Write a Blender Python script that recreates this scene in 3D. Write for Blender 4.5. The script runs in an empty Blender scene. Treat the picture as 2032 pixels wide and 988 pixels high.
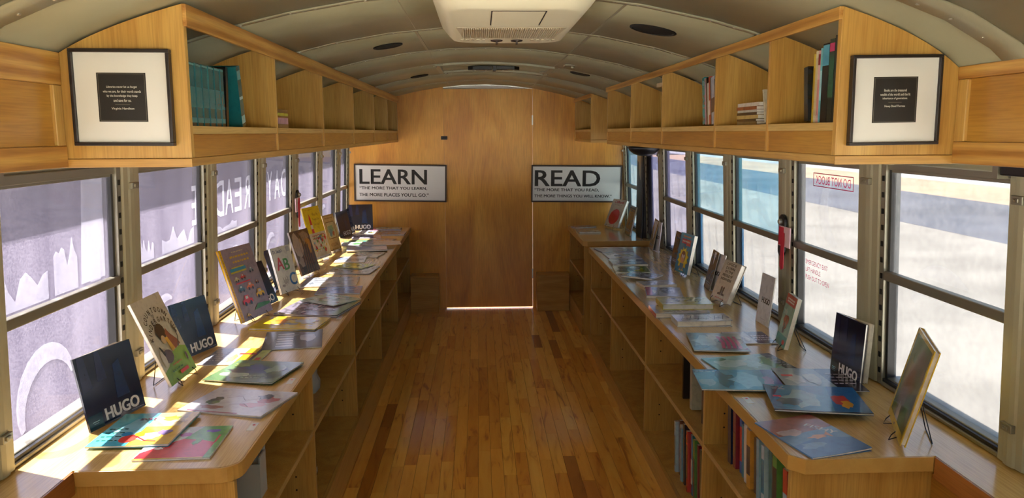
import bpy, bmesh, math, random
from mathutils import Vector, Matrix
random.seed(7)
SC = bpy.context.scene
COL = SC.collection
R = math.radians

# ------------------------------------------------------------------ camera
cam_d = bpy.data.cameras.new('camera'); cam = bpy.data.objects.new('camera', cam_d); COL.objects.link(cam)
cam_d.sensor_width = 36.0; cam_d.lens = 36.0 * 1526 / 2032; cam_d.clip_start = .02; cam_d.clip_end = 500
def cam_axes(yaw, pitch, roll):
    right = Vector((math.cos(yaw), -math.sin(yaw), 0))
    fwd = Vector((math.sin(yaw)*math.cos(pitch), math.cos(yaw)*math.cos(pitch), -math.sin(pitch)))
    up = right.cross(fwd)
    c, s = math.cos(roll), math.sin(roll)
    return c*right - s*up, s*right + c*up, fwd
r_, u_, f_ = cam_axes(R(2.4037), R(8.6204), R(0.3))
cam.matrix_world = Matrix(((r_.x, u_.x, -f_.x, 0), (r_.y, u_.y, -f_.y, 0), (r_.z, u_.z, -f_.z, 1.5), (0, 0, 0, 1)))
SC.camera = cam

# ------------------------------------------------------------------ light and exposure
SUN_DIR = Vector((-.46, .21, .86)).normalized()
world = bpy.data.worlds.new('sky'); SC.world = world; world.use_nodes = True
wn = world.node_tree.nodes; wl = world.node_tree.links; wn.clear()
sky = wn.new('ShaderNodeTexSky'); sky.sky_type = 'NISHITA'; sky.sun_disc = False
sky.sun_elevation = math.asin(SUN_DIR.z); sky.sun_rotation = R(-60); sky.air_density = 1.0; sky.dust_density = 2.5
bg = wn.new('ShaderNodeBackground'); bg.inputs['Strength'].default_value = .21
wo = wn.new('ShaderNodeOutputWorld'); wl.new(sky.outputs[0], bg.inputs[0]); wl.new(bg.outputs[0], wo.inputs[0])
sd = bpy.data.lights.new('sun', 'SUN'); sd.energy = 34; sd.angle = R(.9); sd.color = (1, .95, .86)
so = bpy.data.objects.new('sun', sd); COL.objects.link(so)
so.rotation_euler = SUN_DIR.to_track_quat('Z', 'Y').to_euler(); so.location = (-6, 4, 12)
vs = SC.view_settings; vs.view_transform = 'Standard'; vs.look = 'None'; vs.gamma = 1; vs.use_curve_mapping = False
vs.exposure = 0.8
SC.cycles.max_bounces = 10; SC.cycles.diffuse_bounces = 6; SC.cycles.glossy_bounces = 4
SC.cycles.transmission_bounces = 6; SC.cycles.transparent_max_bounces = 14
SC.cycles.sample_clamp_indirect = 8

# ------------------------------------------------------------------ materials
def lin(c):
    if isinstance(c, str): c = tuple(int(c[i:i+2], 16)/255 for i in (0, 2, 4))
    return tuple((x/12.92 if x <= .04045 else ((x+.055)/1.055)**2.4) for x in c[:3]) + (1.0,)
def toned(h, f): return tuple(min(1.0, int(h[i:i+2], 16)/255*k) for i, k in zip((0, 2, 4), f))
def newmat(name):
    m = bpy.data.materials.new(name); m.use_nodes = True; nt = m.node_tree
    return m, nt, nt.nodes['Principled BSDF']
def plain(name, col, rough=.5, metal=0, coat=0, spec=.5):
    m, nt, b = newmat(name)
    b.inputs['Base Color'].default_value = lin(col); b.inputs['Roughness'].default_value = rough
    b.inputs['Metallic'].default_value = metal; b.inputs['Coat Weight'].default_value = coat
    b.inputs['Specular IOR Level'].default_value = spec
    return m
def N(nt, t, **k):
    n = nt.nodes.new(t)
    for a, v in k.items(): setattr(n, a, v)
    return n
def ramp(nt, stops):
    n = nt.nodes.new('ShaderNodeValToRGB'); e = n.color_ramp.elements
    while len(e) < len(stops): e.new(.5)
    for i, (p, c) in enumerate(stops): e[i].position = p; e[i].color = lin(c)
    return n
def wood(name, light, mid, dark, grain='Z', rough=.38, scale=1.0, rings=0, coat=.15, fine=1.0, aniso=8.2, tint=(1, 1, 1)):
    light, mid, dark = [toned(c, tint) for c in (light, mid, dark)]
    m, nt, b = newmat(name); L = nt.links
    tc = N(nt, 'ShaderNodeTexCoord'); oi = N(nt, 'ShaderNodeObjectInfo')
    add = N(nt, 'ShaderNodeVectorMath', operation='ADD'); sc = N(nt, 'ShaderNodeVectorMath', operation='SCALE')
    L.new(oi.outputs['Random'], sc.inputs[0]); sc.inputs['Scale'].default_value = 7.0
    comb = N(nt, 'ShaderNodeCombineXYZ')
    for i in range(3): L.new(oi.outputs['Random'], comb.inputs[i])
    L.new(comb.outputs[0], sc.inputs[0]); L.new(tc.outputs['Object'], add.inputs[0]); L.new(sc.outputs[0], add.inputs[1])
    mp = N(nt, 'ShaderNodeMapping'); s = [9*scale]*3; s['XYZ'.index(grain)] = 9*scale/aniso
    mp.inputs['Scale'].default_value = s; L.new(add.outputs[0], mp.inputs['Vector'])
    n1 = N(nt, 'ShaderNodeTexNoise'); n1.inputs['Scale'].default_value = 1.0; n1.inputs['Detail'].default_value = 4; n1.inputs['Distortion'].default_value = 1.4
    L.new(mp.outputs[0], n1.inputs['Vector'])
    if rings:
        w = N(nt, 'ShaderNodeTexWave'); w.wave_type = 'BANDS'; w.bands_direction = 'Z' if grain != 'Z' else 'X'
        w.inputs['Scale'].default_value = rings; w.inputs['Distortion'].default_value = 5; w.inputs['Detail'].default_value = 2; w.inputs['Detail Scale'].default_value = .7
        mp2 = N(nt, 'ShaderNodeMapping'); s2 = [1.0]*3; s2['XYZ'.index(grain)] = .12; mp2.inputs['Scale'].default_value = s2
        L.new(add.outputs[0], mp2.inputs['Vector']); L.new(mp2.outputs[0], w.inputs['Vector'])
        mx = N(nt, 'ShaderNodeMix'); mx.inputs['Factor'].default_value = .45
        L.new(n1.outputs['Fac'], mx.inputs['A']); L.new(w.outputs['Fac'], mx.inputs['B']); src = mx.outputs['Result']
    else: src = n1.outputs['Fac']
    rp = ramp(nt, [(.28, dark), (.5, mid), (.72, light)]); L.new(src, rp.inputs[0])
    n2 = N(nt, 'ShaderNodeTexNoise'); n2.inputs['Scale'].default_value = 1.0; n2.inputs['Detail'].default_value = 2
    mp3 = N(nt, 'ShaderNodeMapping'); s3 = [260.]*3; s3['XYZ'.index(grain)] = 9.; mp3.inputs['Scale'].default_value = s3
    L.new(add.outputs[0], mp3.inputs['Vector']); L.new(mp3.outputs[0], n2.inputs['Vector'])
    rp2 = ramp(nt, [(.3, (.80, .76, .70)), (.6, (1, 1, 1))]); L.new(n2.outputs['Fac'], rp2.inputs[0])
    mu = N(nt, 'ShaderNodeMix', data_type='RGBA', blend_type='MULTIPLY'); mu.inputs[0].default_value = .5*fine
    L.new(rp.outputs[0], mu.inputs[6]); L.new(rp2.outputs[0], mu.inputs[7]); L.new(mu.outputs[2], b.inputs['Base Color'])
    b.inputs['Roughness'].default_value = rough; b.inputs['Coat Weight'].default_value = coat; b.inputs['Coat Roughness'].default_value = .18
    return m
M = {}
PLY_TINT = (.88, .83, .68)
M['ply'] = wood('birch_plywood', 'ecca86', 'e2bb72', 'cfa259', 'Z', tint=PLY_TINT)
M['plyy'] = wood('birch_plywood_long_grain', 'e8c583', 'dcb36b', 'c9a058', 'Y', tint=PLY_TINT)
M['plyx'] = wood('birch_plywood_cross_grain', 'e8c583', 'dcb36b', 'c9a058', 'X', tint=PLY_TINT)
M['amber'] = wood('amber_plywood', 'dda95e', 'cf9648', 'b98040', 'Y', scale=.7, tint=(.86, .84, .62))
M['wallply'] = wood('varnished_wall_plywood', 'e0b068', 'd39c54', 'bd8240', 'Z', scale=.35, coat=.35, aniso=3.2, tint=(1.10, 1.07, .74))
M['pine'] = wood('pine_board', 'e8be78', 'dbab62', 'bf8a44', 'Y', rings=9, tint=PLY_TINT)
M['edge'] = wood('ply_edge', 'f0d9a6', 'e8cc95', 'd6b67c', 'Y', scale=2, tint=PLY_TINT)
M['top'] = wood('counter_maple_veneer', 'e6c48c', 'debb80', 'cfa96c', 'Y', rough=.2, scale=.6, coat=.8, tint=(.97, .97, .90))
M['topedge'] = wood('counter_solid_edge', 'e4bc78', 'dcb06c', 'd2a660', 'Y', rough=.3, fine=.15, tint=(.90, .89, .78))
M['pineedge'] = wood('stained_riser', 'b5783c', 'a3672f', '8a5324', 'Y')

def floor_mat():
    m, nt, b = newmat('maple_plank_varnished'); L = nt.links
    tc = N(nt, 'ShaderNodeTexCoord'); oi = N(nt, 'ShaderNodeObjectInfo')
    comb = N(nt, 'ShaderNodeCombineXYZ'); sc = N(nt, 'ShaderNodeVectorMath', operation='SCALE'); sc.inputs['Scale'].default_value = 37.
    for i in range(3): L.new(oi.outputs['Random'], comb.inputs[i])
    L.new(comb.outputs[0], sc.inputs[0])
    add = N(nt, 'ShaderNodeVectorMath', operation='ADD'); L.new(tc.outputs['Object'], add.inputs[0]); L.new(sc.outputs[0], add.inputs[1])
    base = ramp(nt, [(p, toned(c, (1.20, 1.22, 1.02))) for p, c in ((0, 'd3a25c'), (.2, 'c48e4a'), (.4, 'dcae6a'), (.6, 'bb8040'), (.8, 'cd9a54'), (.92, 'a86c34'), (1, '7e4a24'))])
    L.new(oi.outputs['Random'], base.inputs[0])
    mp = N(nt, 'ShaderNodeMapping'); mp.inputs['Scale'].default_value = (22, 2.6, 22); L.new(add.outputs[0], mp.inputs['Vector'])
    n1 = N(nt, 'ShaderNodeTexNoise'); n1.inputs['Scale'].default_value = 1; n1.inputs['Detail'].default_value = 4; n1.inputs['Distortion'].default_value = 1.6
    L.new(mp.outputs[0], n1.inputs['Vector'])
    rp = ramp(nt, [(.38, 'ffffff'), (.58, 'f6e8d6'), (.69, 'c89a70'), (.77, '855434')]); L.new(n1.outputs['Fac'], rp.inputs[0])
    mu = N(nt, 'ShaderNodeMix', data_type='RGBA', blend_type='MULTIPLY'); mu.inputs[0].default_value = .85
    L.new(base.outputs[0], mu.inputs[6]); L.new(rp.outputs[0], mu.inputs[7]); L.new(mu.outputs[2], b.inputs['Base Color'])
    b.inputs['Roughness'].default_value = .3; b.inputs['Coat Weight'].default_value = .7; b.inputs['Coat Roughness'].default_value = .09
    return m
M['plank'] = floor_mat()

def ceil_mat():
    m, nt, b = newmat('grey_painted_sheet_metal'); L = nt.links
    tc = N(nt, 'ShaderNodeTexCoord'); n1 = N(nt, 'ShaderNodeTexNoise'); n1.inputs['Scale'].default_value = 2.4; n1.inputs['Detail'].default_value = 3
    L.new(tc.outputs['Object'], n1.inputs['Vector'])
    rp = ramp(nt, [(.3, '96957c'), (.7, 'a8a78c')]); L.new(n1.outputs['Fac'], rp.inputs[0]); L.new(rp.outputs[0], b.inputs['Base Color'])
    b.inputs['Roughness'].default_value = .42; b.inputs['Metallic'].default_value = .15
    n2 = N(nt, 'ShaderNodeTexNoise'); n2.inputs['Scale'].default_value = 5; L.new(tc.outputs['Object'], n2.inputs['Vector'])
    bp = N(nt, 'ShaderNodeBump'); bp.inputs['Strength'].default_value = .25; bp.inputs['Distance'].default_value = .02
    L.new(n2.outputs['Fac'], bp.inputs['Height']); L.new(bp.outputs[0], b.inputs['Normal'])
    return m
M['ceil'] = ceil_mat()
M['rib'] = plain('rib_paint', 'a09f88', .38, .2)
M['alu'] = plain('aluminium_sash', '9a9686', .38, .75)
M['alupaint'] = plain('painted_window_post', 'a6a288', .42, .1)
M['steel'] = plain('screw_steel', 'c8c6be', .3, .9)
M['rubber'] = plain('black_rubber', '14141a', .45)
M['black'] = plain('black_paint', '101012', .35)
M['frame'] = plain('dark_espresso_frame', '1d1310', .35)
M['signframe'] = plain('dark_bronze_sign_frame', '3a2a22', .4)
M['white'] = plain('white_paint', 'e8eae8', .35)
M['mat'] = plain('white_mat_board', 'dfe0dc', .25, coat=.6)
M['ac'] = plain('cream_moulded_plastic', 'dcd9c0', .4)
M['acgrille'] = plain('beige_plastic_grille', 'bfb7a0', .5)
M['dark'] = plain('dark_void', '0c0b0a', .8)
M['wire'] = plain('black_wire', '1c1714', .35, .5)
M['page'] = plain('book_pages', 'e6e2d6', .8)
M['red'] = plain('red_ribbon', 'c81e3c', .55)
M['pinkplate'] = plain('pink_white_label', 'e6c6d2', .4)
M['plastic'] = plain('cloudy_clear_plastic', 'b6bab4', .25)
M['wallpanel'] = plain('lower_wall_paint', '8f8a7c', .5)

def print_mat():
    m, nt, b = newmat('glossy_print'); L = nt.links
    a = N(nt, 'ShaderNodeVertexColor'); a.layer_name = 'Col'
    tc = N(nt, 'ShaderNodeTexCoord'); nz = N(nt, 'ShaderNodeTexNoise'); nz.inputs['Scale'].default_value = 38; nz.inputs['Detail'].default_value = 5; nz.inputs['Distortion'].default_value = .8
    L.new(tc.outputs['Object'], nz.inputs['Vector'])
    rp = ramp(nt, [(.34, (.72, .72, .76)), (.5, (.96, .96, .96)), (.66, (1, 1, 1))]); L.new(nz.outputs['Fac'], rp.inputs[0])
    mu = N(nt, 'ShaderNodeMix', data_type='RGBA', blend_type='MULTIPLY'); mu.inputs[0].default_value = .38
    L.new(a.outputs[0], mu.inputs[6]); L.new(rp.outputs[0], mu.inputs[7]); L.new(mu.outputs[2], b.inputs['Base Color'])
    b.inputs['Roughness'].default_value = .22; b.inputs['Coat Weight'].default_value = .7; b.inputs['Coat Roughness'].default_value = .1; b.inputs['Coat IOR'].default_value = 1.45
    return m
M['print'] = print_mat()
m_, nt_, b_ = newmat('flat_print'); a_ = N(nt_, 'ShaderNodeVertexColor'); a_.layer_name = 'Col'; nt_.links.new(a_.outputs[0], b_.inputs['Base Color']); b_.inputs['Roughness'].default_value = .4
M['flat'] = m_

def film(name, ca, cb, transp, transl, grain=90., banding=0, tint=(1, 1, 1)):
    """perforated vinyl window film: part see-through, part light-scattering"""
    m, nt, b = newmat(name); L = nt.links; nt.nodes.remove(b)
    out = nt.nodes['Material Output']
    tc = N(nt, 'ShaderNodeTexCoord')
    n1 = N(nt, 'ShaderNodeTexNoise'); n1.inputs['Scale'].default_value = grain; n1.inputs['Detail'].default_value = 3; L.new(tc.outputs['Object'], n1.inputs['Vector'])
    n2 = N(nt, 'ShaderNodeTexNoise'); n2.inputs['Scale'].default_value = 3.5; n2.inputs['Detail'].default_value = 2
    mp = N(nt, 'ShaderNodeMapping'); mp.inputs['Scale'].default_value = (1, 2.2, .5); L.new(tc.outputs['Object'], mp.inputs['Vector']); L.new(mp.outputs[0], n2.inputs['Vector'])
    mx = N(nt, 'ShaderNodeMix'); mx.inputs['Factor'].default_value = .45; L.new(n1.outputs['Fac'], mx.inputs['A']); L.new(n2.outputs['Fac'], mx.inputs['B'])
    rp = ramp(nt, [(.40, ca), (.60, cb)]); L.new(mx.outputs['Result'], rp.inputs[0])
    tr = N(nt, 'ShaderNodeBsdfTranslucent'); L.new(rp.outputs[0], tr.inputs[0])
    df = N(nt, 'ShaderNodeBsdfDiffuse'); L.new(rp.outputs[0], df.inputs[0])
    m1 = N(nt, 'ShaderNodeMixShader'); m1.inputs[0].default_value = transl; L.new(df.outputs[0], m1.inputs[1]); L.new(tr.outputs[0], m1.inputs[2])
    tp = N(nt, 'ShaderNodeBsdfTransparent'); tp.inputs[0].default_value = (*tint, 1)
    m2 = N(nt, 'ShaderNodeMixShader'); m2.inputs[0].default_value = transp; L.new(m1.outputs[0], m2.inputs[1]); L.new(tp.outputs[0], m2.inputs[2])
    gl = N(nt, 'ShaderNodeBsdfGlossy'); gl.inputs['Roughness'].default_value = .05
    fr = N(nt, 'ShaderNodeFresnel'); fr.inputs[0].default_value = 1.12
    ge = N(nt, 'ShaderNodeNewGeometry'); iv = N(nt, 'ShaderNodeMath', operation='SUBTRACT'); iv.inputs[0].default_value = 1; L.new(ge.outputs['Backfacing'], iv.inputs[1])
    fm = N(nt, 'ShaderNodeMath', operation='MULTIPLY'); L.new(fr.outputs[0], fm.inputs[0]); L.new(iv.outputs[0], fm.inputs[1])
    m3 = N(nt, 'ShaderNodeMixShader'); L.new(fm.outputs[0], m3.inputs[0]); L.new(m2.outputs[0], m3.inputs[1]); L.new(gl.outputs[0], m3.inputs[2])
    L.new(m3.outputs[0], out.inputs[0])
    return m
M['film_lav'] = film('lavender_window_film', '45414f', '66626f', .62, .85, grain=170, tint=(.98, .97, 1))
M['film_white'] = film('pale_window_film', '74777b', '909294', .62, .6, grain=50)
M['film_teal'] = film('teal_window_film', '2f86a4', '6c9cac', .58, .5, grain=8, tint=(.90, .98, 1))
M['film_violet'] = film('violet_window_film', '66648c', '9090b4', .56, .5, grain=20, tint=(.96, .95, 1))
M['film_letter'] = film('white_vinyl_lettering', 'd0d0da', 'e2e2ea', .5, .9)
M['film_letter_faint'] = film('faint_white_vinyl', '90909a', 'a6a6b0', .72, .85)
M['film_script'] = film('faint_script_vinyl', 'c8c8cc', 'd8d8dc', .90, .85)
M['film_blue'] = film('bright_blue_vinyl', '2a8fc0', '45b0d8', .3, .8)
M['film_pink'] = film('pink_vinyl_print', 'b81850', 'c82c62', .03, .5)
def glass_mat():
    m, nt, b = newmat('clear_glass'); L = nt.links; nt.nodes.remove(b); out = nt.nodes['Material Output']
    tp = N(nt, 'ShaderNodeBsdfTransparent'); tp.inputs[0].default_value = (.95, .97, .96, 1)
    gl = N(nt, 'ShaderNodeBsdfGlossy'); gl.inputs['Roughness'].default_value = .02
    fr = N(nt, 'ShaderNodeFresnel'); fr.inputs[0].default_value = 1.45
    ge = N(nt, 'ShaderNodeNewGeometry'); iv = N(nt, 'ShaderNodeMath', operation='SUBTRACT'); iv.inputs[0].default_value = 1; L.new(ge.outputs['Backfacing'], iv.inputs[1])
    fm = N(nt, 'ShaderNodeMath', operation='MULTIPLY'); L.new(fr.outputs[0], fm.inputs[0]); L.new(iv.outputs[0], fm.inputs[1])
    m3 = N(nt, 'ShaderNodeMixShader'); L.new(fm.outputs[0], m3.inputs[0]); L.new(tp.outputs[0], m3.inputs[1]); L.new(gl.outputs[0], m3.inputs[2]); L.new(m3.outputs[0], out.inputs[0])
    return m
M['glass'] = glass_mat()

# ------------------------------------------------------------------ mesh helpers
class MB:
    def __init__(s): s.v = []; s.f = []; s.c = []; s.m = []
    def add(s, vs, fs, col=None, mi=0):
        o = len(s.v); s.v += [tuple(v) for v in vs]
        for f in fs: s.f.append([o+i for i in f]); s.c.append(col); s.m.append(mi)
    def box(s, x0, x1, y0, y1, z0, z1, col=None, mi=0):
        if x0 > x1: x0, x1 = x1, x0
        if y0 > y1: y0, y1 = y1, y0
        if z0 > z1: z0, z1 = z1, z0
        s.add([(x, y, z) for z in (z0, z1) for y in (y0, y1) for x in (x0, x1)],
              [(0, 2, 3, 1), (4, 5, 7, 6), (0, 1, 5, 4), (2, 6, 7, 3), (0, 4, 6, 2), (1, 3, 7, 5)], col, mi)
    def prism(s, pts, axis, a, b, col=None, mi=0):
        """polygon (2D) extruded along axis from a to b"""
        def P(p, t):
            return {'Z': (p[0], p[1], t), 'Y': (p[0], t, p[1]), 'X': (t, p[0], p[1])}[axis]
        n = len(pts)
        s.add([P(p, a) for p in pts] + [P(p, b) for p in pts],
              [tuple(range(n)), tuple(range(2*n-1, n-1, -1))] + [(i, i+n, (i+1) % n+n, (i+1) % n) for i in range(n)], col, mi)
    def tube(s, path, r, n=6, col=None, mi=0):
        path = [Vector(p) for p in path]; o = len(s.v); up = None
        for i, p in enumerate(path):
            t = (path[min(i+1, len(path)-1)] - path[max(i-1, 0)]).normalized()
            a = t.cross(Vector((0, 0, 1)) if abs(t.z) < .9 else Vector((1, 0, 0))).normalized() if up is None else (up - t*up.dot(t)).normalized()
            up = a; b = t.cross(a)
            for k in range(n):
                q = 2*math.pi*k/n; s.v.append(tuple(p + a*(r*math.cos(q)) + b*(r*math.sin(q))))
        for i in range(len(path)-1):
            for k in range(n):
                s.f.append([o+i*n+k, o+i*n+(k+1) % n, o+(i+1)*n+(k+1) % n, o+(i+1)*n+k]); s.c.append(col); s.m.append(mi)
        for e in (0, len(path)-1):
            s.f.append([o+e*n+k for k in range(n)]); s.c.append(col); s.m.append(mi)
    def lathe(s, prof, ctr, axis='Z', n=20, col=None, mi=0):
        o = len(s.v); c = Vector(ctr)
        for (r, h) in prof:
            for k in range(n):
                q = 2*math.pi*k/n; x, y = r*math.cos(q), r*math.sin(q)
                s.v.append(tuple(c + Vector({'Z': (x, y, h), 'Y': (x, h, y), 'X': (h, x, y)}[axis])))
        for i in range(len(prof)-1):
            for k in range(n):
                s.f.append([o+i*n+k, o+i*n+(k+1) % n, o+(i+1)*n+(k+1) % n, o+(i+1)*n+k]); s.c.append(col); s.m.append(mi)
        for e in (0, len(prof)-1): s.f.append([o+e*n+k for k in range(n)]); s.c.append(col); s.m.append(mi)
    def build(s, name, mats, parent=None, off=None, bevel=0, smooth=False, fixn=True):
        me = bpy.data.meshes.new(name)
        if off is None: off = parent.location.copy() if (parent is not None and parent.get('_w')) else Vector((0, 0, 0))
        me.from_pydata([tuple(Vector(v)-off) for v in s.v], [], s.f)
        if any(c is not None for c in s.c):
            at = me.color_attributes.new('Col', 'FLOAT_COLOR', 'CORNER'); i = 0
            for p, c in zip(me.polygons, s.c):
                c = c if c is not None else (.8, .8, .8, 1)
                for _ in range(p.loop_total): at.data[i].color = c; i += 1
        if not isinstance(mats, (list, tuple)): mats = [mats]
        for m in mats: me.materials.append(M[m] if isinstance(m, str) else m)
        if len(mats) > 1:
            for p, mi in zip(me.polygons, s.m): p.material_index = mi
        if fixn:
            bm = bmesh.new(); bm.from_mesh(me); bmesh.ops.recalc_face_normals(bm, faces=bm.faces); bm.to_mesh(me); bm.free()
        if smooth: me.shade_smooth()
        o = bpy.data.objects.new(name, me); COL.objects.link(o); o.parent = parent
        if bevel:
            b = o.modifiers.new('bevel', 'BEVEL'); b.width = bevel; b.segments = 2; b.limit_method = 'ANGLE'
        return o
def tag(o, label=None, cat=None, group=None, kind=None):
    if label: o['label'] = label
    if cat: o['category'] = cat
    if group: o['group'] = group
    if kind: o['kind'] = kind
    return o
def empty(name, loc=(0, 0, 0), rot=(0, 0, 0), world_children=True, **k):
    o = bpy.data.objects.new(name, None); COL.objects.link(o); o.location = loc; o.rotation_euler = rot; o.empty_display_size = .05
    if world_children: o['_w'] = 1
    tag(o, **k); return o
def bx(name, mats, parent, *d, bevel=0, **k):
    b = MB(); b.box(*d); return b.build(name, mats, parent, bevel=bevel, **k)

_tc = {}
def text_geo(s, bold=0.0):
    if (s, bold) in _tc: return _tc[(s, bold)]
    cu = bpy.data.curves.new('lettering', 'FONT'); cu.body = s; cu.offset = bold; cu.resolution_u = 3
    ob = bpy.data.objects.new('lettering', cu); me = bpy.data.meshes.new_from_object(ob)
    v = [(p.co.x, p.co.y) for p in me.vertices]; f = [tuple(p.vertices) for p in me.polygons]
    bpy.data.objects.remove(ob); bpy.data.curves.remove(cu); bpy.data.meshes.remove(me)
    x0 = min(p[0] for p in v); x1 = max(p[0] for p in v); y0 = min(p[1] for p in v); y1 = max(p[1] for p in v)
    v = [((x-x0)/(x1-x0)-.5, (y-y0)/(y1-y0)-.5) for x, y in v]
    _tc[(s, bold)] = (v, f, (x1-x0)/(y1-y0)); return _tc[(s, bold)]

class Art:
    """flat print in unit coordinates of a cover (0..1 across, 0..1 up), built as thin inked layers"""
    def __init__(s, w, h): s.w = w; s.h = h; s.p = []
    def poly(s, pts, col): s.p.append(([(x*s.w, y*s.h) for x, y in pts], [tuple(range(len(pts)))], lin(col))); return s
    def rect(s, x0, y0, x1, y1, col): return s.poly([(x0, y0), (x1, y0), (x1, y1), (x0, y1)], col)
    def ell(s, cx, cy, rx, ry, col, rot=0, n=14):
        c, q = math.cos(rot), math.sin(rot); pts = []
        for k in range(n):
            a = 2*math.pi*k/n; x, y = rx*math.cos(a)*s.w, ry*math.sin(a)*s.h
            pts.append(((cx*s.w+c*x-q*y)/s.w, (cy*s.h+q*x+c*y)/s.h))
        return s.poly(pts, col)
    def blob(s, cx, cy, rx, ry, col, seed=0, n=14, jag=.35):
        rr = random.Random(seed); pts = []
        for k in range(n):
            a = 2*math.pi*k/n; r = 1 + (rr.random()-.5)*2*jag
            pts.append((cx+rx*r*math.cos(a), cy+ry*r*math.sin(a)))
        return s.poly(pts, col)
    def line(s, pts, wd, col):
        fs = []; vs = []
        P = [Vector((x*s.w, y*s.h)) for x, y in pts]
        for i, p in enumerate(P):
            t = (P[min(i+1, len(P)-1)]-P[max(i-1, 0)]).normalized(); n = Vector((-t.y, t.x))*wd*.5
            vs += [tuple(p+n), tuple(p-n)]
        for i in range(len(P)-1): fs.append((2*i, 2*i+1, 2*i+3, 2*i+2))
        s.p.append((vs, fs, lin(col))); return s
    def text(s, t, cx, cy, tw, th, col, rot=0, bold=0.0, skew=0):
        v, f, asp = text_geo(t); c, q = math.cos(rot), math.sin(rot); W, H = tw*s.w, th*s.h
        if bold: W -= 2*bold*H
        for dx, dy in ([(0, 0)] if not bold else [(-1, -.5), (1, .5), (-1, .5), (1, -.5)]):
            vs = []
            for x, y in v:
                X, Y = x*W+skew*y*H+dx*bold*H, y*H*(1-bold)+dy*bold*H; vs.append((cx*s.w+c*X-q*Y, cy*s.h+q*X+c*Y))
            s.p.append((vs, f, lin(col)))
        return s
    def arc_text(s, t, cx, cy, rx, ry, a0, a1, th, col, bold=0):
        n = len(t)
        for i, ch in enumerate(t):
            if ch == ' ': continue
            a = R(a0+(a1-a0)*i/max(n-1, 1)); x = cx+rx*math.cos(a); y = cy+ry*math.sin(a)
            s.text(ch, x, y, th*min(.70, text_geo(ch)[2])*s.h/s.w, th, col, rot=math.atan2(-ry*s.h*0+math.sin(a-math.pi/2)*ry*s.h, math.cos(a-math.pi/2)*rx*s.w), bold=bold)
        return s
    def scrib(s, x0, y0, x1, y1, col, rows=2, wd=.0016, seed=0):
        rr = random.Random(seed)
        for r in range(rows):
            y = y0+(y1-y0)*(r+.5)/rows; x = x0
            while x < x1-.02:
                l = rr.uniform(.03, .09); s.line([(x, y), (min(x+l, x1), y+rr.uniform(-.004, .004))], wd, col); x += l+.02
        return s
    def scene(s, seed, cols, n=14, box=(0.04, .04, .96, .96), big=.16):
        rr = random.Random(seed)
        for k in range(int(n*1.7)):
            x = rr.uniform(box[0]+.08, box[2]-.08); y = rr.uniform(box[1]+.08, box[3]-.08)
            r = min(big*rr.uniform(.25, 1.), x-box[0], box[2]-x)/1.36; r2 = min(big*rr.uniform(.25, 1.), y-box[1], box[3]-y)/1.36
            r = max(r, .012); r2 = max(r2, .012); c = rr.choice(cols); q = rr.random()
            if q < .45: s.blob(x, y, r, r2, c, seed*31+k, n=12, jag=.22)
            elif q < .65: s.ell(x, y, r*.7, r2*.7, c, n=12)
            elif q < .82:
                p = [(x-r+2*r*i/5, y+r2*.6*math.sin(i*1.7+seed)) for i in range(6)]; s.line(p, .003+.004*rr.random(), c)
            else: s.poly([(x-r, y-r2*.4), (x+r*.2, y-r2*.7), (x+r, y+r2*.3), (x, y+r2)], c)
        s.scrib(box[0]+.1, box[3]-.16, box[2]-.15, box[3]-.04, cols[seed % len(cols)], 2, .005, seed)
        return s
    def build(s, name, parent, xf, zf, cuts=(), mat='print', layer=.00004, back=False):
        """xf(x,y)->x,y offset; zf(x)->z of the surface"""
        bm = bmesh.new(); cl = bm.loops.layers.float_color.new('Col')
        for i, (vs, fs, c) in enumerate(s.p):
            z = layer*(i+1); bv = [bm.verts.new((x, y, z)) for x, y in vs]
            for f in fs:
                try: ff = bm.faces.new([bv[j] for j in f])
                except ValueError: continue
                for l in ff.loops: l[cl] = c
        for v in bm.verts:
            x, y = xf(v.co.x, v.co.y); v.co = Vector((x, y, v.co.z))
        for cx in cuts:
            g = list(bm.verts)+list(bm.edges)+list(bm.faces)
            bmesh.ops.bisect_plane(bm, geom=g, dist=1e-6, plane_co=(cx, 0, 0), plane_no=(1, 0, 0))
        for v in bm.verts: v.co.z += zf(v.co.x)
        bm.normal_update()
        for f in bm.faces:
            if f.normal.z < 0: f.normal_flip()
        me = bpy.data.meshes.new(name); bm.to_mesh(me); bm.free(); me.materials.append(M[mat])
        o = bpy.data.objects.new(name, me); COL.objects.link(o); o.parent = parent; return o
# ================================================================== STRUCTURE
YN, YB = -2.6, 6.52          # bus interior near and far ends
XL, XR, XC = -1.09, 1.225, .0675
def ceil_z(x):
    u = abs(x-.03)
    z = 1.892 - .19*u*u - .022*u**12
    if u > 1.10: z = min(z, 1.892-.19*1.21-.022*1.1**12 - (u-1.10)*2.6)
    return z
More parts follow.
